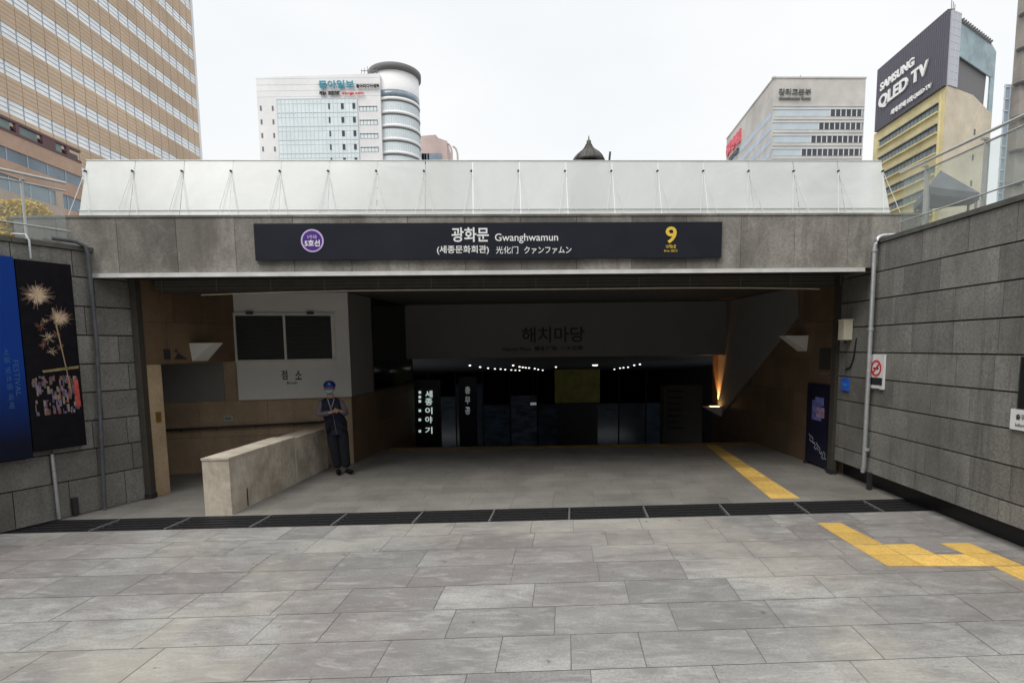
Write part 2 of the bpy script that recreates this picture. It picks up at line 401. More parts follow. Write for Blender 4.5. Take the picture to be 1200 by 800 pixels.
# clear glass railings on the side walls
def side_rail(F, u0, u1, posts, label, z0, h, setb):
    t = thing('glass_railing', F((u0+u1)/2, setb, z0), label, 'railing', 'clear glass railings on the side walls')
    ps = [u0]+posts+[u1]
    for i in range(len(ps)-1):
        b = MB(); b.fbox(F, ps[i]+.03, ps[i+1]-.03, setb-.006, setb+.006, z0+.04, z0+h-.09); b.build('glass_pane', M_clear, t)
    for u in posts:
        b = MB(); b.fbox(F, u-.008, u+.008, setb-.03, setb+.03, z0, z0+h-.06)
        b.fbox(F, u-.014, u+.014, setb+.0, setb+.07, z0+h-.075, z0+h-.05)
        b.build('post', M_rail, t)
    b = MB(); b.tube([F(u0, setb+.03, z0+h), F(u1, setb+.03, z0+h)], .019, 10); b.build('handrail', M_rail, t)
    b = MB(); b.tube([F(u0, setb+.01, z0+h-.10), F(u1, setb+.01, z0+h-.10)], .014, 8); b.build('under_rail', M_rail, t)
    b = MB(); b.tube([F(u0, setb+.03, z0+.20), F(u1, setb+.03, z0+.20)], .010, 8); b.build('lower_rail', M_rail, t)
    return t
rp = []; u = 1.62
while u < 14: rp.append(u); u += .98
side_rail(RW, 1.12, 14, rp, 'clear glass railing with steel handrail on top of the right wall', WTOP+.08, .90, -.12)
lp = []; u = LW.L-1.2
while u > -16: lp.append(u); u -= .78
lp.sort(); side_rail(LW, -16, LW.L-.72, lp, 'clear glass railing with steel handrail on top of the left wall', WTOP+.02, .84, -.12)

# ------------------------------------------------------------ station sign
ts = thing('station_sign', fas(571, 304)+FA.w*.03, 'long dark station name sign lettered in white with a yellow 9', 'sign')
A, B_ = fas(300, 283), fas(844, 283); z0s, z1s = fas(571, 304).z, fas(571, 262).z
ua, ub = FA.to(A)[0], FA.to(B_)[0]
b = MB(); b.fbox(FA, ua, ub, .004, .055, z0s, z1s); b.build('sign_panel', M_sign, ts)
def st(px, py): p = fas(px, py); return p+FA.w*.057
UX = FA.u
def stext(s, x0, x1, y0, y1, name, mat, bold=.01):
    p = st((x0+x1)/2, (y0+y1)/2); w = (st(x1, y0)-st(x0, y0)).length; h = abs(st(x0, y0).z-st(x0, y1).z)
    return text(s, w, p, UX, name, mat, ts, bold, .003, h)
stext('광화문', 529.5, 573, 267.5, 284.5, 'lettering', M_ink, .02)
stext('Gwanghwamun', 580, 653.5, 274.5, 286, 'lettering', M_ink, .008)
stext('(세종문화회관)', 512.5, 573, 288.5, 299, 'lettering', M_ink, .016)
stext('光化门', 581, 607, 289.5, 298, 'lettering', M_ink, .004)
stext('クァンファムン', 614, 669, 289.5, 298, 'lettering', M_ink, .010)
stext('9', 778.5, 791.5, 266.5, 286, 'exit_number', M_yel, .02)
stext('나가는곳', 779, 790.5, 287.5, 291.8, 'lettering', M_yel, .02)
stext('Exit 出口', 777, 792, 293, 296, 'lettering', M_yel, .0)
c0 = st(367.5, 283)
r0 = (st(381, 283)-st(354.5, 283)).length/2
b = MB(); n = 40
def disc(mb, c, r, th, nn=40):
    ring = [c+UX*r*math.cos(2*math.pi*k/nn)+Vector((0,0,1))*r*math.sin(2*math.pi*k/nn) for k in range(nn)]
    mb.prism(ring, FA.w*th)
disc(b, c0-FA.w*.002, r0, .006); e = b.build('line_emblem', M_lilac, ts)
b = MB(); disc(b, c0+FA.w*.002, r0*.86, .005); b.build('emblem_disc', M_purple, e)
text('5号线', r0*.85, c0+FA.w*.0075+Vector((0,0,r0*.33)), UX, 'emblem_lettering', M_lilac, e, .01, .002)
text('5호선', r0*1.35, c0+FA.w*.0075-Vector((0,0,r0*.22)), UX, 'emblem_lettering', M_ink, e, .03, .002)

# ------------------------------------------------------------ drain grates
def grate(i, x0, x1):
    def pt(x, s, z): return Vector((x+.06*s, (6.955+.034*x)+s*(.50+.006*x), z))
    t = thing('drain_grate', pt((x0+x1)/2, .5, -.04), ('%s black slotted drain grate in the row across the entrance' % ORD[i]), 'drain grate', 'drain grates across the entrance')
    b = MB()
    for s0, s1 in ((.0, .05), (.95, 1.)):
        b.box8([pt(x0,s0,-.04),pt(x1,s0,-.04),pt(x1,s1,-.04),pt(x0,s1,-.04),pt(x0,s0,-.002),pt(x1,s0,-.002),pt(x1,s1,-.002),pt(x0,s1,-.002)])
    b.build('frame', M_iron, t)
    b = MB(); nb = 4
    for k in range(nb):
        s0 = .05+.9*(k+.62)/nb; s1 = s0+.085
        if s1 > .95: s1 = .949
        b.box8([pt(x0+.02,s0,-.04),pt(x1-.02,s0,-.04),pt(x1-.02,s1,-.04),pt(x0+.02,s1,-.04),pt(x0+.02,s0,-.006),pt(x1-.02,s0,-.006),pt(x1-.02,s1,-.006),pt(x0+.02,s1,-.006)])
    x = x0+.03
    while x < x1-.03:
        b.box8([pt(x,.05,-.04),pt(x+.008,.05,-.04),pt(x+.008,.95,-.04),pt(x,.95,-.04),pt(x,.05,-.014),pt(x+.008,.05,-.014),pt(x+.008,.95,-.014),pt(x,.95,-.014)])
        x += .03
    b.build('bars', M_iron, t)
    b = MB(); e = .022
    b.box8([pt(x1-e*.2,.0,-.04),pt(x1+e,.0,-.04),pt(x1+e,1,-.04),pt(x1-e*.2,1,-.04),pt(x1-e*.2,.0,.001),pt(x1+e,.0,.001),pt(x1+e,1,.001),pt(x1-e*.2,1,.001)])
    b.build('end_bar', plain('worn_steel', (.22,.22,.22), .5, .5) if 'worn_steel' not in MATS else MATS['worn_steel'], t)
ORD = ['first','second','third','fourth','fifth','sixth','seventh','eighth','ninth','tenth','eleventh','twelfth','thirteenth']
ORD = [o+' from the left,' for o in ORD]
gx = [atz(p, y).x for p, y in ((20,621),(115,617),(205,613),(303,610),(395,608),(487,606),(574,604),(665,602),(755,600),(848,598),(940,596),(1025,594),(1090,592))]
for i in range(12): grate(i, gx[i]+.012, gx[i+1]-.012)

# ------------------------------------------------------------ tactile paving
def tact(t, quad, nu, nv, bars=True, name='tactile_tile'):
    """quad corners a(near-left) b(near-right) c(far-right) d(far-left)"""
    a, b_, c, d = [Vector(q) for q in quad]
    def L(u, v, z): p = (a*(1-u)+b_*u)*(1-v)+(d*(1-u)+c*u)*v; return Vector((p.x, p.y, z))
    for i in range(nu):
        for j in range(nv):
            mb = MB(); mb.tone = (random.random(), random.random()); g = .013
            def Q(x, y, z): return L((i+g+(1-2*g)*x)/nu, (j+g+(1-2*g)*y)/nv, z)
            mb.box8([Q(0,0,-.003),Q(1,0,-.003),Q(1,1,-.003),Q(0,1,-.003),Q(0,0,.006),Q(1,0,.006),Q(1,1,.006),Q(0,1,.006)])
            if bars:
                for k in range(4):
                    x0 = .1+.22*k; x1 = x0+.13
                    mb.box8([Q(x0,.04,.006),Q(x1,.04,.006),Q(x1,.96,.006),Q(x0,.96,.006),Q(x0+.02,.05,.0125),Q(x1-.02,.05,.011),Q(x1-.02,.95,.011),Q(x0+.02,.95,.011)])
            else:
                for k in range(6):
                    for l in range(6):
                        x0 = .06+.155*k; y0 = .06+.155*l; w = .10
                        mb.box8([Q(x0,y0,.006),Q(x0+w,y0,.006),Q(x0+w,y0+w,.006),Q(x0,y0+w,.006),Q(x0+.02,y0+.02,.011),Q(x0+w-.02,y0+.02,.011),Q(x0+w-.02,y0+w-.02,.011),Q(x0+.02,y0+w-.02,.011)])
            mb.build(name, M_tact, t)
t = thing('tactile_path', (4.2, 5.8, 0), 'yellow tactile paving path with a right turn, outside the grates', 'tactile paving')
Q = lambda px, py: atz(px, py)
p1, p2, p3, p4 = Q(957,612.5), Q(985,612.5), Q(1040,662.5), Q(1085,662.5)
xa, xb = 3.80, 4.14
tact(t, [(xa-.02,5.92,0),(xb,5.92,0),(p2.x,p2.y,0),(p1.x,p1.y,0)], 1, 2)
tact(t, [(xa-.03,5.32,0),(4.50,5.30,0),(4.47,5.92,0),(xa-.02,5.92,0)], 2, 2, False)
tact(t, [(4.50,5.30,0),(4.80,5.29,0),(4.80,5.60,0),(4.49,5.61,0)], 1, 1, False)
tact(t, [(4.80,5.29,0),(5.12,5.29,0),(5.10,5.93,0),(4.77,5.93,0)], 1, 2)
tact(t, [(4.72,3.40,0),(5.08,3.40,0),(5.12,5.28,0),(4.80,5.28,0)], 1, 5)
t = thing('tactile_path', (4.2, 10, 0), 'straight yellow tactile strip running from the grates to the stairs', 'tactile paving')
i1, i2, i3, i4 = Q(903,584), Q(938,584), Q(840,521), Q(827,521)
tact(t, [i1, i2, i3, i4], 1, 13)
t = thing('stair_edge_strip', (1, 12.3, 0), 'dull yellow warning strip along the head of the stairs', 'tactile paving')
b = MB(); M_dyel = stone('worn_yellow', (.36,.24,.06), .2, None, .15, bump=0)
x = -2.8
while x < 5.4:
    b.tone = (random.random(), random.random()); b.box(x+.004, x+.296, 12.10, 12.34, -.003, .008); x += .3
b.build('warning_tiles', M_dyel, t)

# ------------------------------------------------------------ entrance interior
ZC = 3.355
# portal posts
for (x, y, lab) in ((-5.62, 8.30, 'slim dark portal post beside the left wall and tan pillar'), (5.52, 9.30, 'slim dark portal post beside the right wall')):
    t = thing('portal_post', (x, y, 0), lab, 'post', 'dark portal posts')
    b = MB(); b.box(x-.045, x+.045, y-.06, y+.06, .01, 3.34); b.build('shaft', M_post, t)
    b = MB(); b.box(x-.055, x+.055, y-.07, y+.07, 0, .08); b.build('foot', M_dark, t)
# lintel wall with the side passage
LI = frame((-5.60, 8.36), (-5.06, 10.22))
L_ = LI.L
t = thing('lintel_wall', LI(L_/2, -.15, 0), 'tan travertine wall with a dark side passage opening and pictograms', 'wall')
zo = 2.06
b = MB(); b.fbox(LI, 0, L_-.01, -.30, -.03, zo+.01, ZC-.005); b.fbox(LI, 0, .24, -.30, -.03, 0, zo+.01); b.build('core', M_greyp, t)
b = MB()
courses(b, LI, .0, L_-.01, [zo, 2.72, ZC-.005], -.03, 0, .75, .004)
b.build('travertine_cladding', M_tanshade, t)
b = MB(); b.tone = (.9, .1); b.fbox(LI, 0, .27, -.32, .006, 0, zo-.003); b.build('pillar_cladding', M_tanlit, t)
p = LI(.16, .008, 1.22)
b = MB(); b.fbox(LI, .11, .20, .006, .018, 1.16, 1.32); b.build('brass_plate', plain('brass', (.42,.28,.08), .35, .8), t)
# pictograms above the opening (toilet figures + arrow)
b = MB(); w0 = .0; 
b.fbox(LI, .34, .46, .002, .006, 2.13, 2.30)
b.build('pictogram', M_blackink, t)
b = MB(); b.prism([LI(.52,.002,2.13), LI(.78,.002,2.13), LI(.60,.002,2.24)], LI.w*.004); b.prism([LI(.535,.002,2.245), LI(.60,.002,2.245), LI(.57,.002,2.31)], LI.w*.004); b.build('pictogram', M_blackink, t)
b = MB(); b.box(-9.4,-5.80,8.25,8.42,0,3.35); b.box(-9.4,-9.2,8.43,12,0,3.35); b.box(-9.19,-5.75,8.43,9.9,2.12,2.2)
tag(b.build('passage_enclosure', M_greyp), 'grey plaster walls and low ceiling closing the dim side passage', 'wall')
# front wall: dado, grey passage part, stone strip
FW = frame((-9.0, 10.67+.24*(-9.0+3.15)), (-3.15, 10.67)); D = FW.L
def fu(px): return FW.to(onpl(px, 440, FW.a, FW(1, 0, 0)))[0]
ZD = 1.335
t = thing('passage_wall', FW(D/2, -.1, 0), 'tan stone dado wall running behind the man into the side passage', 'wall')
b = MB(); b.fbox(FW, 0, D, -.25, -.03, 0, ZC-.005); b.build('core', M_greyp, t)
b = MB(); courses(b, FW, 0, D, [0, .66, ZD], -.03, .0, 1.1, .004); courses(b, FW, fu(262), fu(279), [ZD, ZC-.01], -.03, -.005, .75, .004)
b.build('travertine_cladding', M_tan, t)
b = MB(); b.fbox(FW, 0, fu(262)-.004, -.03, -.008, ZD+.002, 3.3); b.build('grey_plaster', M_greyp, t)
# handrail in the passage
t2 = thing('wall_handrail', FW(D*.5, .06, .9), 'dark handrail on the tan dado beside the side passage', 'handrail')
b = MB(); h0 = onpl(200, 503, FW.a, FW(1,0,0)); h1 = onpl(376, 494, FW.a, FW(1,0,0))
b.tube([FW(.3, .07, h0.z), FW(FW.to(h0)[0], .07, h0.z), FW(FW.to(h1)[0], .07, h1.z), FW(FW.to(h1)[0]+.05, .0, h1.z)], .022, 8); b.build('rail', M_dark, t2)
for px in (212, 255, 300, 345):
    b = MB(); q = FW.to(onpl(px, 500, FW.a, FW(1,0,0)))[0]; z = h0.z+(h1.z-h0.z)*(q-FW.to(h0)[0])/(FW.to(h1)[0]-FW.to(h0)[0]); b.tube([FW(q,.0,z-.05), FW(q,.07,z-.01)], .010, 6); b.build('bracket', M_dark, t2)
# small device on the wall above the rail
p = onpl(268, 490, FW.a, FW(1,0,0)); q = FW.to(p)
t2 = thing('wall_outlet', FW(q[0], 0, q[1]), 'small pale fitting on the tan dado above the handrail', 'outlet')
b = MB(); b.fbox(FW, q[0]-.08, q[0]+.08, .001, .03, q[1]-.05, q[1]+.05); b.build('box', plain('fitting_grey', (.36,.38,.34), .5), t2)
b = MB(); b.fbox(FW, q[0]-.05, q[0]+.05, .03, .05, q[1]-.02, q[1]+.025); b.build('cap', M_greyp, t2)
# white booth panel
ubl, ubr = fu(279), D+.01
tb2 = thing('control_booth', FW((ubl+ubr)/2, 0, ZD), 'white booth wall with two dark shuttered windows and small black lettering', 'booth')
b = MB(); b.fbox(FW, ubl, ubr, -.02, .06, ZD+.004, ZC-.01); b.build('front_panel', M_white, tb2)
wz0, wz1 = onpl(335, 421, FW.a, FW(1,0,0)).z, onpl(335, 370, FW.a, FW(1,0,0)).z
wu0, wum, wu1 = fu(281), fu(337), fu(391)
b = MB()
for a, c, z, zz in ((wu0-.06,wu1+.06,wz0-.04,wz0),(wu0-.06,wu1+.06,wz1,wz1+.05)): b.fbox(FW, a, c, .06, .09, z, zz)
for a, c in ((wu0-.06,wu0),(wum-.02,wum+.02),(wu1,wu1+.06)): b.fbox(FW, a, c, .06, .088, wz0, wz1)
wf = b.build('window_frame', plain('pale_frame', (.55,.54,.50), .5, .3), tb2)
for a, c in ((wu0+.002, wum-.022), (wum+.022, wu1-.002)):
    b = MB(); b.fbox(FW, a, c, .062, .066, wz0+.002, wz1-.002)
    k = wz0+.03
    while k < wz1-.03:
        P = [FW(a+.02,.066,k), FW(c-.02,.066,k), FW(c-.02,.078,k+.012), FW(a+.02,.078,k+.012)]; b.prism(P, (0,0,.006)); k += .05
    b.build('shutter', M_black, wf)
for a in (fu(298), fu(368)):
    b = MB(); b.fbox(FW, a-.06, a+.06, .09, .13, wz1+.02, wz1+.07); b.build('closer', M_dark, wf)
def bt(s, x0, x1, y0, y1, bold=.02):
    p = onpl((x0+x1)/2, (y0+y1)/2, FW.a, FW(1,0,0)); k = (onpl(x1, y0, FW.a, FW(1,0,0))-onpl(x0, y0, FW.a, FW(1,0,0))).length
    h = onpl(x0, y0, FW.a, FW(1,0,0)).z-onpl(x0, y1, FW.a, FW(1,0,0)).z
    text(s, k, p+FW.w*.061, FW.u, 'lettering', M_blackink, tb2, bold, .003, h)
bt('점', 330.5, 337.5, 433.5, 444.5); bt('소', 346.5, 354, 433.5, 444.5); bt('Booth', 337, 349, 446.6, 449.6, .01)

# left side wall running back from the booth corner
SW = frame((-3.145, 10.68), (-2.60, 14.5)); SL = SW.L
t = thing('side_wall', SW(SL/2, -.1, 0), 'shade-darkened tan stone side wall going back from the booth corner to the stairs', 'wall')
b = MB(); b.fbox(SW, 0, SL, -.25, -.03, -5, ZC-.005); b.build('core', M_greyp, t)
b = MB(); courses(b, SW, 0.02, SL, [-3.3,-2.64,-1.98,-1.32,-.66, 0, .66, ZD], -.03, .0, 1.1, .004); b.build('travertine_cladding', M_tanshade, t)
ug = SW.to(onpl(437, 420, SW.a, SW(1,0,0)))[0]
b = MB(); b.fbox(SW, .065, ug, -.03, -.004, ZD+.003, ZC-.01); b.build('grey_plaster', M_greyp, t)
t = thing('dark_window', SW((ug+SL)/2, 0, ZD), 'black glass window high on the left side wall by the stairs', 'window')
b = MB(); b.fbox(SW, ug+.04, SL-.1, -.028, -.012, ZD+.045, ZC-.06); b.build('pane', M_blackglass, t)
b = MB()
for a, c, z, zz in ((ug,SL-.06,ZD+.003,ZD+.045),(ug,SL-.06,ZC-.06,ZC-.02),(ug,ug+.04,ZD+.045,ZC-.06),(SL-.1,SL-.06,ZD+.045,ZC-.06)): b.fbox(SW, a, c, -.03, .0, z, zz)
b.build('frame', M_black, t)

# right side wall
SR = frame((5.48, 14.9), (5.66, 9.28)); RL = SR.L
def su(px, py): p = onpl(px, py, SR.a, SR(1,0,0)); return SR.to(p)
t = thing('side_wall', SR(RL/2, -.1, 0), 'brown stone right side wall under a white sloping panel', 'wall')
b = MB(); b.fbox(SR, 0, RL, -.3, -.03, -5, ZC-.005); b.build('core', M_greyp, t)
b = MB(); courses(b, SR, 0.0, RL, [-3.3,-2.64,-1.98,-1.32,-.66, 0, .66, 1.32, 1.98, 2.64, ZC-.01], -.03, .0, 1.1, .004); b.build('travertine_cladding', M_tanshade, t)
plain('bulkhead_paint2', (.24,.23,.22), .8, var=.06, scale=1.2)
a1, a2, a3 = su(934, 346), su(936, 371), su(842, 492)
P = [(a1[0], ZC-.01), (a2[0], a2[1]), (a3[0], a3[1]), (a3[0]-.02, 1.98), (SR.to((5.5,14.02,0))[0], 1.98), (SR.to((5.5,14.02,0))[0], ZC-.01)]
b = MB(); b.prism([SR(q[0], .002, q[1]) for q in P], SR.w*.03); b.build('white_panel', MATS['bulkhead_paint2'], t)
# sign plate + poster stand on the right wall
s0, s1 = su(962, 408), su(973, 433)
t = thing('wall_plate', SR((s0[0]+s1[0])/2, 0, s1[1]), 'dark square plate on the brown right wall above the black banner', 'plate')
b = MB(); b.fbox(SR, s0[0], s1[0], .002, .022, s1[1], s0[1]); b.build('plate', plain('plate_dark', (.05,.05,.045), .4), t)
b = MB(); b.fbox(SR, s0[0]-.01, s1[0]+.01, .002, .016, s1[1]-.1, s1[1]-.06); b.build('caption_strip', plain('plate_grey', (.16,.14,.11), .5), t)
s0, s1 = su(951, 448), su(977, 548)
t = thing('banner_board', SR((s0[0]+s1[0])/2, .05, 0), 'tall black banner board with small blue and pink pictures by the right post', 'banner')
b = MB(); u0, u1 = s0[0], s1[0]; zt_ = s0[1]
b.fbox(SR, u0, u1, .03, .07, .04, zt_); b.build('board', plain('banner_black', (.012,.012,.03), .4), t)
M_lcd = plain('banner_print', (.14,.16,.42), .5, var=.5, scale=9)
M_lcd2 = plain('banner_print_pink', (.38,.25,.40), .5, var=.5, scale=12)
b = MB(); du = u1-u0; b.fbox(SR, u0+.22*du, u0+.60*du, .07, .073, zt_*.56, zt_*.80); b.fbox(SR, u0+.35*du, u0+.68*du, .0735, .076, zt_*.74, zt_*.84); b.build('picture', M_lcd, t)
b = MB(); b.fbox(SR, u0+.42*du, u0+.72*du, .0765, .079, zt_*.60, zt_*.72); b.build('picture', M_lcd2, t)
b = MB()
for k in range(7):
    a = u0+du*(.15+.1*k); z = zt_*(.37-.03*k+.02*math.sin(k*2.3)); b.tube([SR(a,.074,z), SR(a+.05,.074,z-.05), SR(a+.02,.074,z-.1), SR(a+.08,.074,z-.13)], .008, 5)
b.build('squiggle', plain('squiggle_grey', (.25,.27,.34), .5), t)
for a in (u0+.05, u1-.05):
    b = MB(); b.fbox(SR, a-.02, a+.02, .01, .12, 0, .045); b.build('foot', M_dark, t)

# bulkhead with lettering
BK = frame((-2.72, 14.0), (5.60, 14.03)); zb0 = aty(660, 418, 14).z; zb1 = ZC-.004
t = thing('bulkhead', BK(BK.L/2, -.3, zb0), 'plaster bulkhead over the stairs, shade in its grey colour, with black Korean lettering', 'bulkhead')
b = MB(); b.fbox(BK, 0.02, BK.L-.06, -.65, 0, zb0, zb1); b.build('plaster_face', plain('bulkhead_paint', (.19,.185,.18), .8, var=.06, scale=1.2), t)  # plaster colour lowered to carry the shade of the interior
def kt(s, x0, x1, y0, y1, bold=.02):
    p = aty((x0+x1)/2, (y0+y1)/2, 14.0); k = (aty(x1, y0, 14)-aty(x0, y0, 14)).length; h = aty(x0, y0, 14).z-aty(x0, y1, 14).z
    text(s, k, p+Vector((0,-.002,0)), (1,.0036,0), 'lettering', M_blackink, t, bold, .012, h)
kt('해치마당', 611.5, 685, 383, 401, .014); kt('Haechi Plaza  獬豸广场  ヘチ広場', 589, 683, 405.5, 411, .012)

# stairs, sloped ceiling and lower hall
b = MB(); 
M_step = stone('stair_stone', (.20,.19,.175), .15, None, .1, bump=0, finescale=15)
for i in range(28):
    y0 = 12.36+.31*i; z = -.16*(i+1); b.tone = (random.random(), .5); b.box(-2.95, 5.55, y0+.002, y0+.31, z-.3, z)
b.build('stairs', M_step, kind='structure')
b = MB(); b.box(-9, 9, 20.9, 42, -4.7, -4.5); b.build('hall_floor', M_step, kind='structure')
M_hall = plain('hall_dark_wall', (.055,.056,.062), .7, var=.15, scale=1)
b = MB(); sl = .068
b.prism([(-9,14.66,1.99),(9,14.66,1.99),(9,42,1.99-sl*27.34),(-9,42,1.99-sl*27.34)], (0,0,.3)); tag(b.build('hall_ceiling', M_hall), 'dark sloping ceiling above the stairs, dotted with small lights', 'ceiling')
b = MB(); b.box(-9.2,-9,14.6,42,-4.7,2.4); b.box(9,9.2,14.6,42,-4.7,2.4); b.box(-9.2,9.2,42,42.2,-4.7,2.4)
b.box(-9.2,-2.7,14.52,14.62,-4.7,3.5); b.box(5.58,9.2,14.92,15.0,-4.7,3.5)
tag(b.build('hall_wall', M_hall), 'dark enclosing walls of the lower hall at the foot of the stairs', 'wall')
# downlights
M_lamp = plain('lamp_glow', (.9,.9,.9), .5, var=0, emit=(1,.97,.9), es=2.)
dl = [(40,48),(85,55),(120,60),(150,63),(175,64),(195,66),(222,68),(240,69),(258,70),(230,48),(258,54),(272,56),(285,58),(300,59),(325,62),(340,66),(360,69),(418,55),(590,47),(675,65),(700,60),(715,58),(735,56),(762,47),(787,43)]
for i, (zx, zy) in enumerate(dl):
    px, py = 540+zx*.26667, 415+zy*.26667
    r = ray(px, py); # z = 1.985 - sl*(y-14.66)
    tt = (1.98-CZ+sl*14.66)/(r[2]+sl*r[1]); p = Vector((r[0]*tt, r[1]*tt, CZ+r[2]*tt))
    rad = .034 if i != 18 else .10
    b = MB(); b.lathe((p.x, p.y, p.z-.03), [(0.001, 0), (rad, 0), (rad*1.1, .04), (.001, .04)], 10); o = b.build('downlight', M_lamp)
    tag(o, 'brightest downlight in the dark ceiling above the stairs' if i == 18 else 'tiny glowing downlight in the dark ceiling above the stairs', 'downlight', None if i == 18 else 'downlights above the stairs')
# lit signs in the dark hall
M_lit = plain('lit_letter', (.9,.95,.92), .5, var=0, emit=(.82,1.,.95), es=.45)
M_lit2 = plain('lit_letter_dim', (.7,.7,.7), .5, var=0, emit=(.9,.92,.95), es=.13)
t = thing('lit_sign', aty(499, 512, 15.2), 'black sign column with glowing white letters and dots, left in the dark', 'sign', None)
c = aty(499, 485, 15.2); b = MB(); b.box(c.x-.42, c.x+.42, 15.22, 15.3, -1.6, c.z+.95); b.build('panel', M_black, t)
for ch, y in zip('세종이야기', (461.5, 470.5, 481, 491.5, 504)):
    p = aty(502.5, y, 15.2); text(ch, .20, p, (1,0,0), 'lettering', M_lit, t, .015, .01, .19)
b = MB()
for y in (459.5, 465, 470, 481, 491.7, 505):
    p = aty(492, y, 15.2); b.tube([p+Vector((-.03,0,0)), p+Vector((.03,0,0))], .035, 8)
b.build('dots', M_lit, t)
t = thing('lit_sign', aty(548, 490, 18), 'narrow black sign with faint vertical white letters, second from the left in the dark', 'sign')
c = aty(548, 470, 18); b = MB(); b.box(c.x-.3, c.x+.3, 18.02, 18.1, -2.6, c.z+.8); b.build('panel', M_black, t)
for ch, y in zip('충무공', (457, 469, 481)):
    p = aty(548, y, 18); text(ch, .17, p, (1,0,0), 'lettering', M_lit2, t, .01, .01, .24)
t = thing('hanging_sign', aty(625, 475, 22), 'tiny pale hanging sign deep in the dark hall', 'sign')
p = aty(625, 473, 22); b = MB(); b.box(p.x-.12, p.x+.12, 22, 22.04, p.z-.05, p.z+.05); b.build('panel', M_lit2, t)
b = MB(); b.tube([(p.x, 22.02, p.z+.05), (p.x, 22.02, 1.45)], .01, 5); b.build('rod', M_dark, t)
t = thing('hall_poster', aty(677, 470, 26), 'dim olive yellow poster on a board deep in the hall', 'poster')
a, c = aty(650, 433, 26), aty(703, 471, 26); b = MB(); b.box(a.x, c.x, 26, 26.1, c.z, a.z); b.build('print', plain('olive_print', (.16,.15,.03), .6, var=.35, scale=2, emit=(.30,.28,.06), es=.008), t)
b = MB(); b.box(a.x+.1, c.x-.1, 26.02, 26.09, -4.5, c.z); b.build('stand', M_dark, t)
t = thing('glazed_shopfront', (1., 30, -4.5), 'dim glazed shopfront wall with faint bluish displays across the dark hall', 'shopfront')
rnd = random.Random(5)
for k in range(11):
    x = -7.6+1.5*k; e_ = rnd.uniform(.3, 1.)
    c_ = rnd.choice(((.10,.13,.17),(.07,.10,.15),(.13,.14,.13),(.10,.11,.15)))
    m_, nt_, b_ = newmat('dim_display'); b_.inputs['Base Color'].default_value = (.02,.022,.028,1); b_.inputs['Roughness'].default_value = .15
    ec = mixc(nt_, ramp(nt_, noise(nt_, 1.3, 5, (1,1,3)), .4, .7, 0, 1), (.02,.03,.04), c_); nt_.links.new(ec, b_.inputs['Emission Color']); b_.inputs['Emission Strength'].default_value = .06*e_
    b = MB(); b.box(x+.04, x+1.46, 30, 30.04, -4.4, -.9+rnd.choice((0,.0,.5,1.2))); b.build('glazed_pane', m_, t)
    b = MB(); b.box(x-.03, x+.03, 29.95, 30.05, -4.5, .9); b.build('mullion', M_dark, t)
t = thing('hall_kiosk', aty(800, 523, 17.5), 'dark grey information column with faint list, right of the stairs', 'column')
a, c = aty(778, 452, 17.5), aty(822, 520, 17.5); b = MB(); b.box(a.x, c.x, 17.5, 17.9, -3, a.z); b.build('column_body', plain('kiosk_grey', (.075,.07,.062), .7), t)
b = MB()
for k in range(7):
    z = a.z-.15-.2*k; b.box(a.x+.12, a.x+.12+random.uniform(.35,.6), 17.493, 17.499, z-.05, z)
b.build('list_lines', M_black, t)

# wedge uplights
def wedge(c, wdir, adir, d, w, h, label, lit=False):
    """c wall top centre point, wdir outwards from wall, adir along wall"""
    t = thing('wall_uplight', c, label, 'wall light', 'wedge wall uplights')
    W, A_ = Vector(wdir).normalized(), Vector(adir).normalized(); z = Vector((0,0,1)); c = Vector(c)
    tri = lambda s: [c+A_*s, c+W*d+A_*s*.55, c-z*h+A_*s*.8, ]
    b = MB(); p, q = tri(-w/2), tri(w/2)
    b.add(p+q, [(0,1,2), (5,4,3), (0,3,4,1), (1,4,5,2), (2,5,3,0)]); b.build('housing', M_white, t)
    b = MB(); b.add([c+A_*(-w*.3)+z*.004+W*.03, c+A_*(w*.3)+z*.004+W*.03, c+W*d*.6+A_*w*.2+z*.004, c+W*d*.6-A_*w*.2+z*.004], [(0,1,2,3)]); b.build('lens', plain('lens_lit', (1,.7,.4), .5, var=0, emit=(1,.6,.25), es=6.) if lit else M_greyp, t)
    return t
pw_ = onpl(226, 402, LI.a, LI(1,0,0))
wedge(pw_+LI.w*.003+LI.u*.12, LI.w, LI.u, .40, .40, .30, 'unlit white wedge uplight on the tan lintel wall at left')
pw_ = onpl(945, 393, SR.a, SR(1,0,0))
wedge(pw_+SR.w*.003-SR.u*.12, SR.w, SR.u, .42, .40, .30, 'unlit white wedge uplight on the brown right wall')
pw_ = Vector((5.50-.034, 14.30, aty(845, 476, 14.3).z))
wedge(pw_, (-1,-.03,0), (.03,-1,0), .42, .36, .26, 'glowing wedge uplight with orange beam beside the stairs', True)
ld = bpy.data.lights.new('uplight_lamp', 'SPOT'); ld.energy = 150; ld.color = (1, .42, .12); ld.spot_size = R(54); ld.spot_blend = .7; ld.shadow_soft_size = .02
lo = bpy.data.objects.new('uplight_lamp', ld); COL.objects.link(lo); lo.location = (5.37, 14.40, pw_.z+.03)
lo.rotation_euler = Vector((.10, .06, 1)).to_track_quat('-Z', 'Y').to_euler()

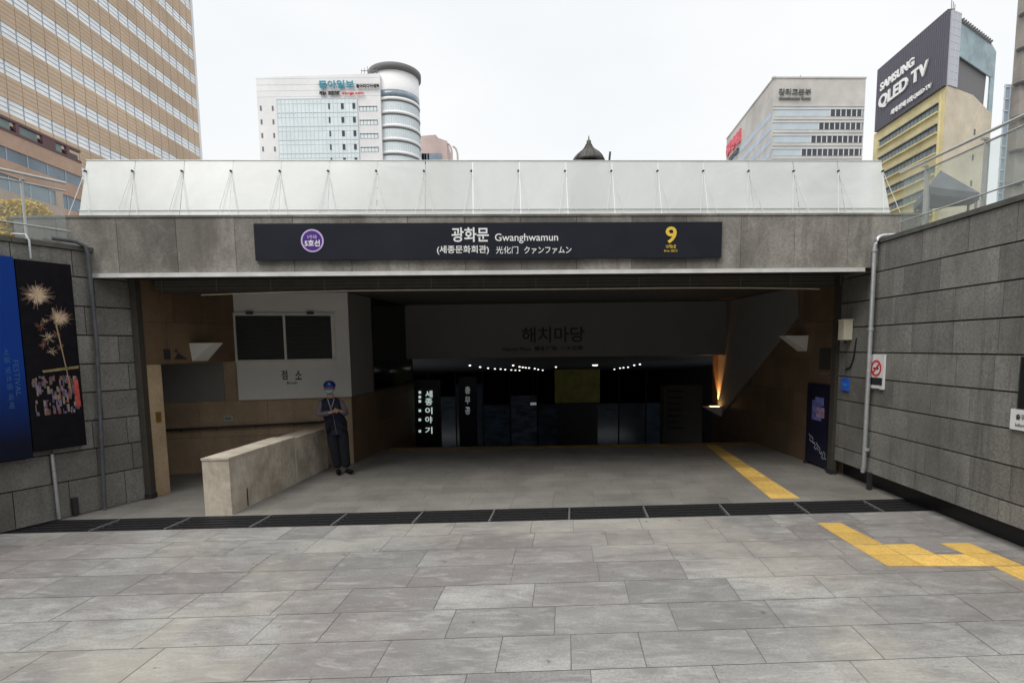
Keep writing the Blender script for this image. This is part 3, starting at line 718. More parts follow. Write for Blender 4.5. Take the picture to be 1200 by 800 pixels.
# ------------------------------------------------------------ parapet
t = thing('parapet_wall', (-3.9, 8.8, 0), 'low beige marble parapet between the side passage and the entrance floor', 'parapet')
zpa = onpl(268, 536, (-3.89,7.37), (-3.54,10.31)).z
jn = onpl(347, 540, (-3.89,7.37), (-3.54,10.31))
s = (jn.y-7.37)/(10.31-7.37)
def pp(s, side, z): # side 0 = right face, 1 = left face
    a = Vector((-3.89,7.37,z)); b_ = Vector((-3.54,10.31,z)); p = a+(b_-a)*s; return p+Vector((-.36*side,-.02*side,0))
def seg(s0, s1, z0, z1, name, mat, in_=0.):
    b = MB(); b.tone = (random.random(), random.random())
    b.box8([pp(s0,in_,z0),pp(s1,in_,z0),pp(s1,1-in_,z0),pp(s0,1-in_,z0),pp(s0,in_,z1),pp(s1,in_,z1),pp(s1,1-in_,z1),pp(s0,1-in_,z1)]); return b.build(name, mat, t)
seg(0, s-.006, 0, zpa-.03, 'marble_block', M_beige); seg(s+.006, 1.0, 0, zpa-.055, 'marble_block', M_beige)
seg(-.004, s-.005, zpa-.029, zpa, 'coping', M_beige, -.02); seg(s+.007, 1.0, zpa-.054, zpa-.025, 'coping', M_beige, -.02)
seg(s-.0055, s+.0055, 0, zpa-.01, 'joint_strip', M_white, .01)
q = onpl(289, 575, (-3.89,7.37), (-3.54,10.31)); sq = (q.y-7.37)/2.94
b = MB(); b.box8([pp(sq,-.006,.02),pp(sq+.009,-.006,.02),pp(sq+.009,-.001,.02),pp(sq,-.001,.02),pp(sq,-.006,.28),pp(sq+.009,-.006,.28),pp(sq+.009,-.001,.28),pp(sq,-.001,.28)]); b.build('slot', M_black, t)

# ------------------------------------------------------------ things on the walls
def lq(px, py): return LW.to(onpl(px, py, LW.a, LW(1,0,0)))
a = lq(24, 302); c_ = lq(87, 415)
ztp, zbt = 3.44, .98
uP0, uP1 = lq(22, 400)[0], lq(86, 400)[0]
def firework():
    m, nt, b = newmat('firework_print')
    b.inputs['Roughness'].default_value = .35
    tc = N(nt, 'ShaderNodeTexCoord'); sp = N(nt, 'ShaderNodeSeparateXYZ'); nt.links.new(tc.outputs['Generated'], sp.inputs[0])
    return m
t = thing('advertising_panel', LW((uP0+uP1)/2, .1, zbt), 'dark advertising panel picturing fireworks over a city at night', 'poster', 'advertising panels on the left wall')
b = MB(); b.fbox(LW, uP0, uP1, .0, .11, zbt, ztp); b.build('cabinet', plain('night_print', (.006,.005,.008), .6, var=.4, spec=.12), t)
M_fw = plain('firework_cream', (.60,.46,.31), .6, var=.15); M_fwd = plain('firework_ember', (.22,.13,.09), .6, var=.4, scale=25); M_fw2 = plain('firework_rust', (.30,.13,.09), .6, var=.4, scale=25)
M_city = plain('city_print', (.14,.125,.125), .6, var=.7, scale=14); M_cityd = plain('city_print_dark', (.16,.12,.20), .6, var=.7, scale=20)
W0 = uP1-uP0; H0 = ztp-zbt
def fp(x, y, o=.113): return LW(uP0+W0*x, o, ztp-H0*y)
def burst(cx, cy, r, n, mat, seed, name='firework_burst', o=.113):
    rnd = random.Random(seed); b = MB()
    for k in range(n):
        a = rnd.random()*6.283; l = r*(.35+.65*rnd.random()**.7); w = r*.022
        c0, c1 = math.cos(a), math.sin(a); s0 = rnd.uniform(0, .5)
        def q(s, ww): return LW(uP0+W0*cx+(c0*s-c1*ww), o, ztp-H0*cy+(c1*s+c0*ww))
        b.prism([q(l*s0, -w), q(l, -w*.35), q(l, w*.35), q(l*s0, w)], LW.w*(.0004+.0016*rnd.random()))
    return b.build(name, mat, t)
burst(.33, .175, .135, 150, M_fw, 1); burst(.33, .175, .20, 60, M_fwd, 11, o=.1122); burst(.70, .29, .115, 120, M_fw, 2); burst(.70, .29, .17, 50, M_fwd, 12, o=.1122)
for s_, (x_, y_, r_) in enumerate(((.45,.40,.10),(.33,.34,.08),(.60,.38,.07),(.50,.47,.07),(.36,.44,.06),(.66,.45,.06),(.42,.31,.05))): burst(x_, y_, r_, 26, M_fw2 if s_ % 3 else M_fw, 20+s_, o=.1125)
b = MB(); b.prism([fp(.56,.24,.1165), fp(.59,.24,.1165), fp(.80,.70,.1165), fp(.785,.70,.1165)], LW.w*.001); b.build('rocket_trail', plain('trail_amber', (.34,.25,.14), .6), t)
rnd = random.Random(11)
CM = [M_city, M_cityd, plain('city_cream', (.26,.21,.16), .6, var=.3), plain('city_violet', (.08,.06,.11), .6, var=.3), plain('city_rust', (.22,.08,.055), .6, var=.3)]
b = MB()
for mi, m_ in enumerate(CM):
    b.cur = mi
    for k in range(24):
        x = rnd.uniform(.08, .92); y = .60+.20*rnd.random()**1.3; w_ = rnd.uniform(.012, .05); h_ = rnd.uniform(.008, .045)
        b.prism([fp(x,y,.1125), fp(x+w_,y,.1125), fp(x+w_,min(y+h_,.81),.1125), fp(x,min(y+h_,.81),.1125)], LW.w*(.001+.0007*rnd.random()))
b.build('city_lights', CM, t)
b = MB(); b.prism([fp(.28,.572,.1175), fp(.97,.552,.1175), fp(.97,.567,.1175), fp(.30,.584,.1175)], LW.w*.001); b.build('amber_band', plain('band_amber', (.24,.18,.07), .6, var=.5, scale=10), t)
b = MB(); b.prism([fp(.84,.63,.1185), fp(.93,.63,.1185), fp(.95,.78,.1185), fp(.85,.78,.1185)], LW.w*.001); b.build('red_glow', plain('print_red', (.42,.06,.05), .6, var=.5, scale=20), t)
t = thing('advertising_panel', LW(uP0-.9, .1, zbt), 'deep blue advertising panel with faint lettering at the left frame edge', 'poster', 'advertising panels on the left wall')
m, nt, bs = newmat('blue_print')
tc_ = N(nt, 'ShaderNodeTexCoord'); sp = N(nt, 'ShaderNodeSeparateXYZ'); nt.links.new(tc_.outputs['Object'], sp.inputs[0])
nt.links.new(mixc(nt, ramp(nt, sp.outputs[2], .15, 1.1), (.005,.007,.02), (.004,.040,.25)), bs.inputs['Base Color']); bs.inputs['Roughness'].default_value = .6; bs.inputs['Specular IOR Level'].default_value = .15
b = MB(); b.fbox(LW, uP0-2.4, uP0-.015, .0, .12, zbt-.06, ztp+.02); b.build('cabinet', m, t)
M_bl = plain('pale_blue_letter', (.03,.10,.28), .5, var=0)
rnd = random.Random(4)
p = onpl(12, 450, LW.a, LW(1,0,0))
for s, dy in (('서울 빛초롱 축제', .0), ('FESTIVAL', .09)):
    q = LW.to(onpl(9 if not dy else 9, 455, LW.a, LW(1,0,0)))[0]
    text(s, .75 if dy == 0 else .45, LW(q-.02+dy*.9, .121, 1.95), (0,0,-1), 'lettering', M_bl, t, .0, .002, .055, uz=LW.u)

# corrugated conduit on left wall
def wallpipe(name, pts, r, mat, label, cat, ribs=False, straps=()):
    t = thing(name, pts[-1], label, cat)
    b = MB()
    if ribs:
        P = []; rr = []
        for i in range(len(pts)-1):
            a, c = Vector(pts[i]), Vector(pts[i+1]); n = max(2, int((c-a).length/.02))
            for k in range(n): P.append(a+(c-a)*k/n); rr.append(r if k % 2 else r*.86)
        P.append(Vector(pts[-1])); rr.append(r); b.tube(P, rr, 8)
    else: b.tube(pts, r, 12)
    b.build('tube', mat, t)
    for p in straps:
        b = MB(); p = Vector(p); b.tube([p-Vector((0,0,.018)), p+Vector((0,0,.018))], r*1.35, 12); b.build('collar', mat, t)
    return t
q0 = lq(98, 300); q1 = lq(121, 592)
zT = WTOP+.02
pts = [LW(q0[0]-.35, .0, zT+.06), LW(q0[0]-.1, .04, zT+.05), LW(q0[0], .07, zT-.0), LW(q0[0]+.02, .08, zT-.12), LW(q0[0]+.03, .08, 2.4), LW(q1[0]-.02, .08, .02)]
wallpipe('conduit', pts, .028, plain('conduit_grey', (.10,.105,.115), .8, var=.2, spec=.2), 'ribbed grey conduit down the left wall beside the firework panel', 'conduit', True)
q = lq(30, 290)
wallpipe('conduit', [LW(q[0]-.1, -.05, zT+.05), LW(q[0], .03, zT+.05), LW(q[0]+.02, .06, zT-.02), LW(q[0]+.02, .06, ztp+.03)], .014, M_galv, 'short pale conduit stub over the wall top above the advertising panels', 'conduit')
q = lq(62, 560)
wallpipe('conduit', [LW(q[0], .04, zbt-.07), LW(q[0]+.01, .04, .02)], .022, M_galv, 'thin pale conduit under the firework advertising panel', 'conduit')
b = MB(); b.fbox(LW, lq(84,600)[0], lq(84,600)[0]+.07, .01, .05, .02, .26); t = thing('stub_post', LW(lq(84,600)[0], .03, .02), 'small dark stub post at the foot of the left wall', 'post'); b.build('shaft', M_dark, t)
# right wall pipe
def rq(px, py): return RW.to(onpl(px, py, RW.a+RW.w*.085, RW(1,.085,0)))
# (RW cladding face is w=.085)
p0 = rq(1018, 400); zR = WTOP+.08
up = 1.03
pts = [RW(up, -.35, zR+.04), RW(up, .0, zR+.04)]
for k in range(1, 7):
    a = k/6*math.pi/2; pts.append(RW(up, .04+.13*math.sin(a), zR+.04-.13*(1-math.cos(a))))
pts += [RW(up, .17, 2.), RW(up+.0, .17, .35), RW(up-.02, .17, .26)]
wallpipe('drain_pipe', pts, .032, M_galv, 'pale grey drain pipe bending over the right wall and running down', 'pipe', False, [pts[7]-Vector((0,0,.08)), RW(up, .17, 2.45), RW(up+.015, .15, .62)])
# dark cable behind pipe
p1 = rq(1003, 420)
wallpipe('cable', [RW(p1[0], .09, 2.32), RW(p1[0]-.04, .10, 2.0), RW(p1[0]-.12, .10, 1.85), RW(p1[0]-.25, .10, 1.82)], .012, M_black, 'black cable drooping below the ivory box on the right wall', 'cable')
# ivory box
e0, e1 = rq(991, 375), rq(1007, 398)
t = thing('junction_box', RW(e0[0], .1, e1[1]), 'ivory junction box high on the right wall beside the portal post', 'box')
um = min(e0[0], e1[0]); ux_ = max(e0[0], e1[0])
zb_, zt2 = rq(999, 398)[1], rq(999, 375)[1]
b = MB(); b.fbox(RW, .28, .44, .10, .24, zb_, zt2); b.build('housing', M_beigebox, t)
b = MB(); b.fbox(RW, .27, .45, .09, .25, zt2, zt2+.015); b.build('lid', M_beigebox, t)
b = MB(); b.tube([RW(.36,.16,zb_-.06), RW(.36,.16,zb_)], .014, 8); b.build('gland', M_dark, t)
# blue plate
zb_, zt2 = rq(995, 458)[1], rq(995, 443)[1]
t = thing('blue_plate', RW(.3, .1, zb_), 'small blue plate on the right wall left of the pipe', 'sign')
b = MB(); b.fbox(RW, .20, .42, .095, .11, zb_, zt2); b.build('plate', M_blue, t)
b = MB(); b.fbox(RW, .25, .37, .11, .112, zb_+.08, zb_+.12); b.build('mark', plain('mark_blue', (.06,.25,.75), .5, var=0), t)
# no smoking sign
n0, n1 = rq(1018, 415), rq(1032, 455)
t = thing('no_smoking_sign', RW((n0[0]+n1[0])/2, .1, n1[1]), 'white no smoking sign with red symbol on the right wall', 'sign')
un0, un1 = n0[0]+.09, n1[0]+.10; zn0, zn1 = rq(1025, 455)[1], rq(1025, 415)[1]
b = MB(); b.fbox(RW, un0, un1, .09, .12, zn0, zn1); b.build('board', plain('sign_white', (.72,.72,.72), .4, var=.05), t)
wN = un1-un0; cN = RW((un0+un1)/2, .122, zn1-wN*.60)
def disc2(mb, c, u, w, r0_, r1_, th, nn=28):
    z = Vector((0,0,1)); V = []; 
    for rr in (r0_, r1_):
        V += [c+u*rr*math.cos(6.2832*k/nn)+z*rr*math.sin(6.2832*k/nn) for k in range(nn)]
    V += [v+w*th for v in V]
    F_ = []
    for k in range(nn):
        j = (k+1) % nn; F_ += [(k,j,nn+j,nn+k), (2*nn+k,3*nn+k,3*nn+j,2*nn+j), (nn+k,nn+j,3*nn+j,3*nn+k), (k,2*nn+k,2*nn+j,j)]
    mb.add(V, F_)
b = MB(); disc2(b, cN, RW.u, RW.w, wN*.27, wN*.36, .003)
z = Vector((0,0,1)); dd = (RW.u+z).normalized(); ee = (RW.u-z).normalized()
b.prism([cN-dd*wN*.3-ee*wN*.04, cN+dd*wN*.3-ee*wN*.04, cN+dd*wN*.3+ee*wN*.04, cN-dd*wN*.3+ee*wN*.04], RW.w*.004); b.build('prohibition_ring', M_red, t)
b = MB(); b.prism([cN+RW.u*wN*a_+z*wN*c__-RW.w*.001 for a_, c__ in ((-.2,-.05),(.16,-.05),(.16,.03),(-.2,.03))], RW.w*.002); b.build('cigarette', M_blackink, t)
text('금연구역', wN*.72, RW((un0+un1)/2, .121, zn1-wN*1.25), RW.u, 'lettering', M_blackink, t, .02, .002)
text('NO SMOKING', wN*.6, RW((un0+un1)/2, .121, zn1-wN*1.5), RW.u, 'lettering', M_blackink, t, .0, .002)
b = MB(); b.fbox(RW, un0+.02, un1-.02, .12, .123, zn0+.06, zn0+.17); b.build('caption_bar', M_blackink, t)
# white sign at right edge + dark board above
w0_ = rq(1188, 479); t = thing('notice_sign', RW(w0_[0]+.15, .1, rq(1192,503)[1]), 'white notice with black writing at the right frame edge', 'sign')
zz0, zz1 = rq(1192, 503)[1], rq(1192, 479)[1]
b = MB(); b.fbox(RW, w0_[0], w0_[0]+.36, .09, .115, zz0, zz1); b.build('board', MATS['sign_white'], t)
text('출구 안내', .24, RW(w0_[0]+.19, .116, zz0+.14), RW.u, 'lettering', M_blackink, t, .02, .002)
text('Information', .24, RW(w0_[0]+.19, .116, zz0+.055), RW.u, 'lettering', M_blackink, t, .0, .002)
d0 = rq(1198.5, 453)
t = thing('dark_board', RW(d0[0]+.3, .1, rq(1198,478)[1]), 'dark board just above the white notice at the right frame edge', 'board')
b = MB(); b.fbox(RW, d0[0], d0[0]+.8, .088, .11, zz1+.02, zz1+.55); b.build('panel', M_black, t); b = MB(); b.fbox(RW, d0[0]-.01, d0[0], .088, .12, zz1+.01, zz1+.56); b.build('edge_trim', M_dark, t)

# ------------------------------------------------------------ buildings
M_brown = stone('brown_tile_band', (.62,.48,.35), .10, (.59,.45,.33), .06, bump=0, finescale=1.5, blot=.1)
M_winw = plain('pale_window', (.90,.92,.94), .25, var=.12, scale=.6)
M_mull = plain('blue_grey_mullion', (.36,.42,.48), .5, var=.05)
M_bline = plain('tile_line', (.40,.27,.17), .8, var=.05)
M_pinks = stone('pink_stone', (.48,.33,.25), .08, (.44,.31,.24), .06, bump=0, finescale=3, blot=.3)
M_bglass = plain('blue_grey_glass', (.20,.25,.30), .12, var=.2, scale=.5)
M_dglass = plain('dark_glass', (.05,.055,.065), .1, var=.3, scale=.5)
M_wpanel = stone('white_cladding', (.88,.87,.87), .05, None, .03, bump=0, finescale=1, blot=.03)
M_tglass = plain('teal_glass', (.68,.75,.765), .15, var=.08, scale=.3)
M_line = plain('facade_line', (.60,.64,.66), .6, var=.05)
M_roofd = plain('roof_dark', (.16,.155,.16), .7, var=.15)
M_gstone = stone('warm_grey_stone', (.60,.575,.54), .05, None, .04, bump=0, finescale=1, blot=.2)
M_yellow = stone('yellow_stone', (.80,.70,.40), .06, None, .05, bump=0, finescale=2, blot=.2)
M_yb = stone('beige_stone', (.66,.58,.45), .06, None, .05, bump=0, finescale=2, blot=.2)
M_bill = plain('billboard_charcoal', (.085,.08,.105), .5, var=.1, scale=1)
M_bluegl = plain('sky_glass', (.34,.42,.52), .12, var=.2, scale=.4)

# B1: striped tower, wall plane X = -45
yfar = 79.; XB = aty(236.5, 187, yfar).x
t = thing('striped_tower', (-58, 60, zp), 'tall office tower striped with brown tile bands and white windows', 'building')
H1 = 70
b = MB(); b.box(-75, XB-.12, 28, yfar, zp, H1); b.build('core', M_winw, t)
zbase = aty(236, 185, 79.).z-1.95-3.16*6
F1 = frame((XB, 28), (XB, yfar)); # u to +Y, w = (+1,0,0)
fl = 0; z = zbase
Lf = yfar-28
while z < H1-3:
    b = MB(); b.tone = (random.random(), random.random())
    b.fbox(F1, 0, Lf, -.12, .02, z, z+1.95)
    b.cur = 1
    for k in range(1, 5): b.fbox(F1, 0, Lf, .02, .03, z+.39*k-.02, z+.39*k+.02)
    u = 0.
    while u < Lf: b.fbox(F1, u, u+.05, .02, .034, z, z+1.95); u += 1.5
    b.build('tile_band', [M_brown, M_bline], t)
    b = MB(); b.fbox(F1, 0, Lf, -.11, -.06, z+1.95, z+3.16); b.cur = 1
    for k in (.38, .80): b.fbox(F1, 0, Lf, -.06, -.03, z+1.95+k, z+1.95+k+.05)
    u = 0.
    while u < Lf: b.fbox(F1, u, u+.09, -.06, -.02, z+1.95, z+3.16); u += 1.5
    b.build('window_band', [M_winw, M_mull], t)
    z += 3.16
b = MB(); b.box(-75, XB+.05, yfar-.35, yfar+.15, zp, H1); b.build('corner_pier', M_wpanel, t)
# podium building in front
ya = 35.4; XA = aty(95., 190, ya).x
pz = lambda px, py: aty(px, py, ya).z
t = thing('annex_building', (-33, 26, zp), 'lower pinkish stone annex with dark top windows in front of the tower', 'building')
ztop = aty(95, 177, ya).z
F2 = frame((XA, 12), (XA, ya)); LA_ = ya-12
b = MB(); b.box(-43, XA-.15, 12, ya-.05, zp, ztop-.3); b.build('core', M_dglass, t)
zr = [aty(95, y, ya).z for y in (177, 191, 208, 221, 236, 252)]
b = MB(); b.tone = (.5, .3); b.fbox(F2, 0, LA_, -.15, .0, zr[2], zr[1]); b.fbox(F2, 0, LA_, -.15, .0, zr[4], zr[3]); b.fbox(F2, 0, LA_, -.15, 0, zp, zr[5]); 
for u in (LA_-2.2, LA_-8.8, LA_-14): b.fbox(F2, u, u+.5, -.14, .01, zr[5], zr[4])
b.build('stone_bands', M_pinks, t)
b = MB(); b.fbox(F2, 0, LA_, -.15, -.07, zr[3], zr[2]); b.fbox(F2, 0, LA_, -.15, -.07, zr[5], zr[4]); b.cur = 1
u = 0
while u < LA_: b.fbox(F2, u, u+.06, -.07, -.04, zr[3], zr[2]); b.fbox(F2, u, u+.06, -.07, -.04, zr[5], zr[4]); u += 1.3
b.build('glass_bands', [M_bglass, M_mull], t)
M_maroon = plain('maroon_frame', (.11,.05,.055), .5, var=.1)
b = MB(); b.fbox(F2, 0, LA_, -.14, .03, zr[1]-.04, zr[1]+.10); b.fbox(F2, 0, LA_, -.14, .03, zr[0]-.12, zr[0])
u = .2; k = 0
while u < LA_:
    b.fbox(F2, u, u+(.9 if k % 3 == 0 else .22), -.14, .02, zr[1], zr[0]); u += 1.7; k += 1
b.build('top_window_frames', M_maroon, t)
b = MB(); u = .45
while u < LA_-1.2: b.fbox(F2, u, u+1.2, -.14, -.08, zr[1]+.1, zr[0]-.12); u += 1.7
b.build('top_windows', plain('green_grey_glass', (.16,.21,.21), .15, var=.3, scale=.8), t)

# B2: newspaper tower
Y2 = 150.
def g2(px, py, y=Y2): return aty(px, py, y)
t = thing('white_glass_tower', (g2(390, 400).x, Y2, zp), 'white and teal glass office block with a round stair tower and rooftop sign lettering', 'building')
xl, xm, xr = g2(303, 150).x, g2(325, 150).x, g2(447, 150).x
z2 = g2(385, 87).z; zg = g2(385, 116).z
b = MB(); b.box8([(xl,Y2,zp),(xr,Y2,zp),(xr,Y2+22,zp),(xl,Y2+22,zp),(xl,Y2,z2-.6),(xr,Y2,z2),(xr,Y2+22,z2),(xl,Y2+22,z2-.6)]); b.build('wall', M_wpanel, t)
b = MB(); zz = z2-1
while zz > zg+.5: b.box(xl-.02, xr-.1, Y2-.03, Y2, zz, zz+.08); zz -= 1.5
b.build('wall_joints', M_line, t)
xgl, xgr = g2(326, 150).x, g2(420, 150).x
fh = 14.6*150/640
b = MB(); b.box(xgl, xgr, Y2-.25, Y2-.001, zp+2, zg); b.cur = 1
k = 0; z = zg
while z > zp+4:
    b.box(xgl, xgr, Y2-.33, Y2-.25, z-.09, z+.09); b.box(xgl, xgr, Y2-.30, Y2-.25, z-fh*.35-.04, z-fh*.35+.04); z -= fh
x = xgl
while x <= xgr: b.box(x, x+.09, Y2-.32, Y2-.25, zp+2, zg); x += 1.05
b.build('curtain_wall', [M_tglass, M_line], t)
# dark slots windows
for px in (386, 401.5, 415):
    for k in range(9):
        x = g2(px, 125).x; z = zg-fh*.78-fh*k
        b = MB(); b.box(x-.35 if px > 390 else x-.2, x+.35 if px > 390 else x+.2, Y2-.36, Y2-.33, z, z+1.4); b.build('slot_window', M_dglass, t)
for px in (305.5, 319.5):
    for k in range(6):
        x = g2(px, 125).x; z = g2(px, 127).z-fh*k
        b = MB(); b.box(x-.22, x+.22, Y2-.06, Y2-.001, z-.6, z+.6); b.build('small_window', M_roofd, t)
for k in range(9):
    z = zg-fh*.55-fh*k
    b = MB(); b.box(xgr+.4, xr-1, Y2-.1, Y2-.001, z-1.3, z); b.cur = 1; b.box(xgr+.4, xr-1, Y2-.13, Y2-.1, z-.35, z-.1)
    x = xgr+.5
    while x < xr-1: b.box(x, x+.1, Y2-.13, Y2-.1, z-1.3, z); x += .9
    b.build('window', [M_tglass, M_roofd], t)
# round tower
rt = (g2(487, 130).x-g2(458, 130).x); cc = (g2(457.5, 130).x, Y2+rt+.6, 0)
zt1 = g2(455, 80).z
b = MB(); b.lathe(cc, [(rt-.12, zp), (rt-.12, zt1-5)], 56); tw = b.build('round_tower', M_tglass, t)
b = MB(); b.lathe(cc, [(rt, zt1-4.9), (rt, zt1), (0.01, zt1)], 56); b.build('tower_crown', M_wpanel, tw)
b = MB(); b.lathe(cc, [(rt-.1, zt1-6.7), (rt+.05, zt1-6.7), (rt+.05, zt1-4.9), (rt-.1, zt1-4.9)], 56); b.build('ring_window', M_bglass, tw)
z = zt1-6.7
while z > zp+2:
    b = MB(); b.lathe(cc, [(rt-.1, z-.05), (rt+.14, z-.05), (rt+.14, z-.75), (rt-.1, z-.75)], 56); b.build('ledge', M_wpanel, tw)
    b = MB(); b.lathe(cc, [(rt-.1, z-.75), (rt+.02, z-.75), (rt+.02, z-1.1), (rt-.1, z-1.1)], 56); b.build('dark_ring', M_roofd, tw)  # thin dark line running round the tower below each ledge
    z -= fh
b = MB()
for k in range(64):
    a_ = k*math.pi/32; x_, y_ = cc[0]+(rt-.08)*math.cos(a_), cc[1]+(rt-.08)*math.sin(a_); b.box(x_-.05, x_+.05, y_-.05, y_+.05, zp, zt1-6.8)
b.build('mullions', M_line, tw)
b = MB(); b.lathe(cc, [(rt-1.2, zt1), (rt+.6, zt1+.3), (rt+.65, zt1+1.6), (rt+.1, zt1+1.9), (rt*.6, zt1+2.0), (.01, zt1+2.0)], 56); b.build('roof_ring', M_roofd, tw)
b = MB()
for k in range(6): b.box(xr-5+k*.8, xr-4.9+k*.8, Y2+1, Y2+1.1, z2, z2+1.5+.4*(k % 3)); 
b.box(xr-5, xr-1, Y2+1, Y2+1.1, z2+1.1, z2+1.25); b.build('roof_crane', M_greyp, t)
def t2x(s, x0, x1, y0, y1, mat, bold=.02):
    p = g2((x0+x1)/2, (y0+y1)/2); w = g2(x1, y0).x-g2(x0, y0).x; h = g2(x0, y0).z-g2(x0, y1).z
    text(s, w, p+Vector((0,-.4,0)), (1,0,0), 'lettering', mat, t, bold, .3, h)
t2x('동아일보', 374, 415.5, 95.5, 104.5, M_teal, .02); t2x('동아미디어센터', 418, 445, 100, 104, M_blackink, .03)
t2x('채널A  東亞日報', 375, 399, 108, 112.5, M_blackink, .03); t2x('donga.com', 401.5, 427, 109, 112.5, M_red, .01)

# B3: pinkish block with curved fins
Y3 = 200.
t = thing('pink_building', (aty(508, 400, Y3).x, Y3, zp), 'distant pale pink building with rounded corner fins beside the round tower', 'building')
x0, x1 = aty(484, 170, Y3).x, aty(524, 170, Y3).x; zt3, zm = aty(505, 158, Y3).z, aty(505, 162, Y3).z
M_pb = stone('pale_pink', (.60,.47,.44), .05, None, .03, bump=0, finescale=1, blot=.1)
b = MB(); b.prism([(x0, Y3, zp), (x1, Y3, zp), (x1, Y3, zm-1), (x1-3, Y3, zm), (x0+8, Y3, zt3), (x0, Y3, zt3-.6)], (0, 14, 0)); b.build('wall', M_pb, t)
for px, w in ((490, 3.), (496, 1.6), (499, 1.6), (506, 5.)):
    x = aty(px, 180, Y3).x; b = MB(); b.box(x-w*.3, x+w*.7, Y3-.2, Y3-.01, zm-8.6, zm-5.2); b.build('window', M_bglass, t)
for k in range(2):
    b = MB(); pts = [(x1+.2+k*2+1.6*math.sin(a)-.3, Y3+1, zm-5-k+3.4*math.cos(a)) for a in [i*.2 for i in range(9)]]; pts.append((x1+1.6+k*2, Y3+1, zp)); b.tube(pts, .35, 6); b.build('fin', M_pb, t)

# B4: grey stone building with horizontal windows
C4 = aty(905, 150, 100.); F4 = frame((C4.x, 100.), (C4.x+18., 100.6)); z4 = aty(905, 92, 100).z
w4 = F4.to(onpl(1012.5, 140, F4.a, F4(1,0,0)))[0]
S4 = frame((C4.x+.1016*30, 130.), (C4.x, 100.))
s4 = S4.to(onpl(851.5, 170, S4.a, S4(1,0,0)))[0]
t = thing('grey_stone_building', (C4.x+6, 108, zp), 'grey stone office building with long horizontal window rows and roof lettering', 'building')
b = MB(); P = [F4(0,0,0), F4(w4,0,0), F4(w4,-25,0), S4(s4,0,0)]
b.box8([Vector((p.x,p.y,zp)) for p in P]+[Vector((p.x,p.y,z4)) for p in P]); b.build('wall', M_gstone, t)
b = MB(); b.fbox(F4, -.3, w4+.1, -.2, .12, z4, z4+.25); b.fbox(S4, s4, S4.L+.3, -.2, .12, z4+.001, z4+.24); b.build('parapet', MATS['warm_grey_stone'], t)
per = 14.2*100/640; zw = aty(940, 128, 100).z
fr = [.62, .50, .42, .32, .22, .15, .12, .1, .1, .1]
M_reflpane = plain('reflected_blue_pane', (.50,.57,.61), .35, var=.08, scale=.5)  # pale panes against dark ones stand in for a slanting reflection
for k in range(10):
    z = zw-per*k; um_ = w4*fr[k]
    b = MB(); b.fbox(F4, .3, um_, .0, .03, z-1.15, z); b.build('window', M_reflpane, t)
    b = MB(); b.fbox(F4, um_, w4-.25, .0, .03, z-1.15, z); b.cur = 1
    u = um_
    while u < w4-.3: b.fbox(F4, u, u+.16, .03, .06, z-1.15, z); u += .95
    b.build('window', [M_dglass, M_wpanel], t)
    b = MB(); b.fbox(F4, .05, w4-.05, .0, .12, z+.0, z+.14); b.fbox(F4, .05, w4-.05, .0, .10, z+.55, z+.62); b.build('ledge', M_roofd if False else M_line, t)
    b = MB(); b.fbox(S4, s4+.5, S4.L-.4, .0, .03, z-1.1, z); b.build('side_window', M_bluegl, t)
def t4(s, x0, x1, y0, y1, mat, F, bold=.02):
    a = onpl(x0, (y0+y1)/2, F.a, F(1,0,0)); c = onpl(x1, (y0+y1)/2, F.a, F(1,0,0)); h = onpl((x0+x1)/2, y0, F.a, F(1,0,0)).z-onpl((x0+x1)/2, y1, F.a, F(1,0,0)).z
    text(s, (c-a).length, (a+c)/2+F.w*.02, F.u, 'lettering', mat, t, bold, .25, h)
M_let4 = plain('grey_letter', (.20,.20,.19), .6, var=0)
t4('감리교본부', 912.5, 950, 104.5, 111.5, M_let4, F4, .0); t4('Kwanghwamun Center', 912.5, 950, 114, 118, M_let4, F4)
sr0, sr1 = S4.to(onpl(852.5, 165, S4.a, S4(1,0,0)))[0], S4.to(onpl(869, 150, S4.a, S4(1,0,0)))[0]
text('동화면세점', sr1-sr0, S4((sr0+sr1)/2, .02, z4-2.9), S4.u, 'lettering', M_pink, t, .05, .3, 2.6)
text('DUTY FREE', (sr1-sr0)*.62, S4(sr0+(sr1-sr0)*.55, .02, z4-5.4), S4.u, 'lettering', M_roofd, t, .03, .3, .9)
b = MB(); b.tube([F4(5.8,-2,z4), F4(5.8,-2,z4+1.5)], .05, 5); b.build('mast', M_greyp, t)

# B5: billboard building
C5 = aty(1103, 200, 100.); S5 = frame((C5.x+.0859*21, 121.), (C5.x, 100.)); R5 = frame((C5.x, 100.), (C5.x+2.24*7, 107.))
def o5(px, py): return onpl(px, py, S5.a, S5(1,0,0))
def r5(px, py): return onpl(px, py, R5.a, R5(1,0,0))
t = thing('yellow_stone_building', (C5.x+4, 108, zp), 'yellow stone building topped by a dark television billboard and glass crown', 'building')
zb5 = o5(1101, 106).z; sl5 = S5.to(o5(1022, 200))[0]; rr5 = R5.to(r5(1160, 150))[0]
b = MB(); P = [S5(sl5,0,0), S5(S5.L,0,0), R5(rr5,0,0), R5(rr5,-20,0)]
ztt = [zb5-2.6]*4
b.box8([Vector((p.x,p.y,zp)) for p in P]+[Vector((p.x,p.y,z_)) for p, z_ in zip(P, ztt)]); b.fbox(S5, sl5+.01, S5.L-.15, -.5, 0, zb5-2.59, zb5); b.build('wall', M_yellow, t)
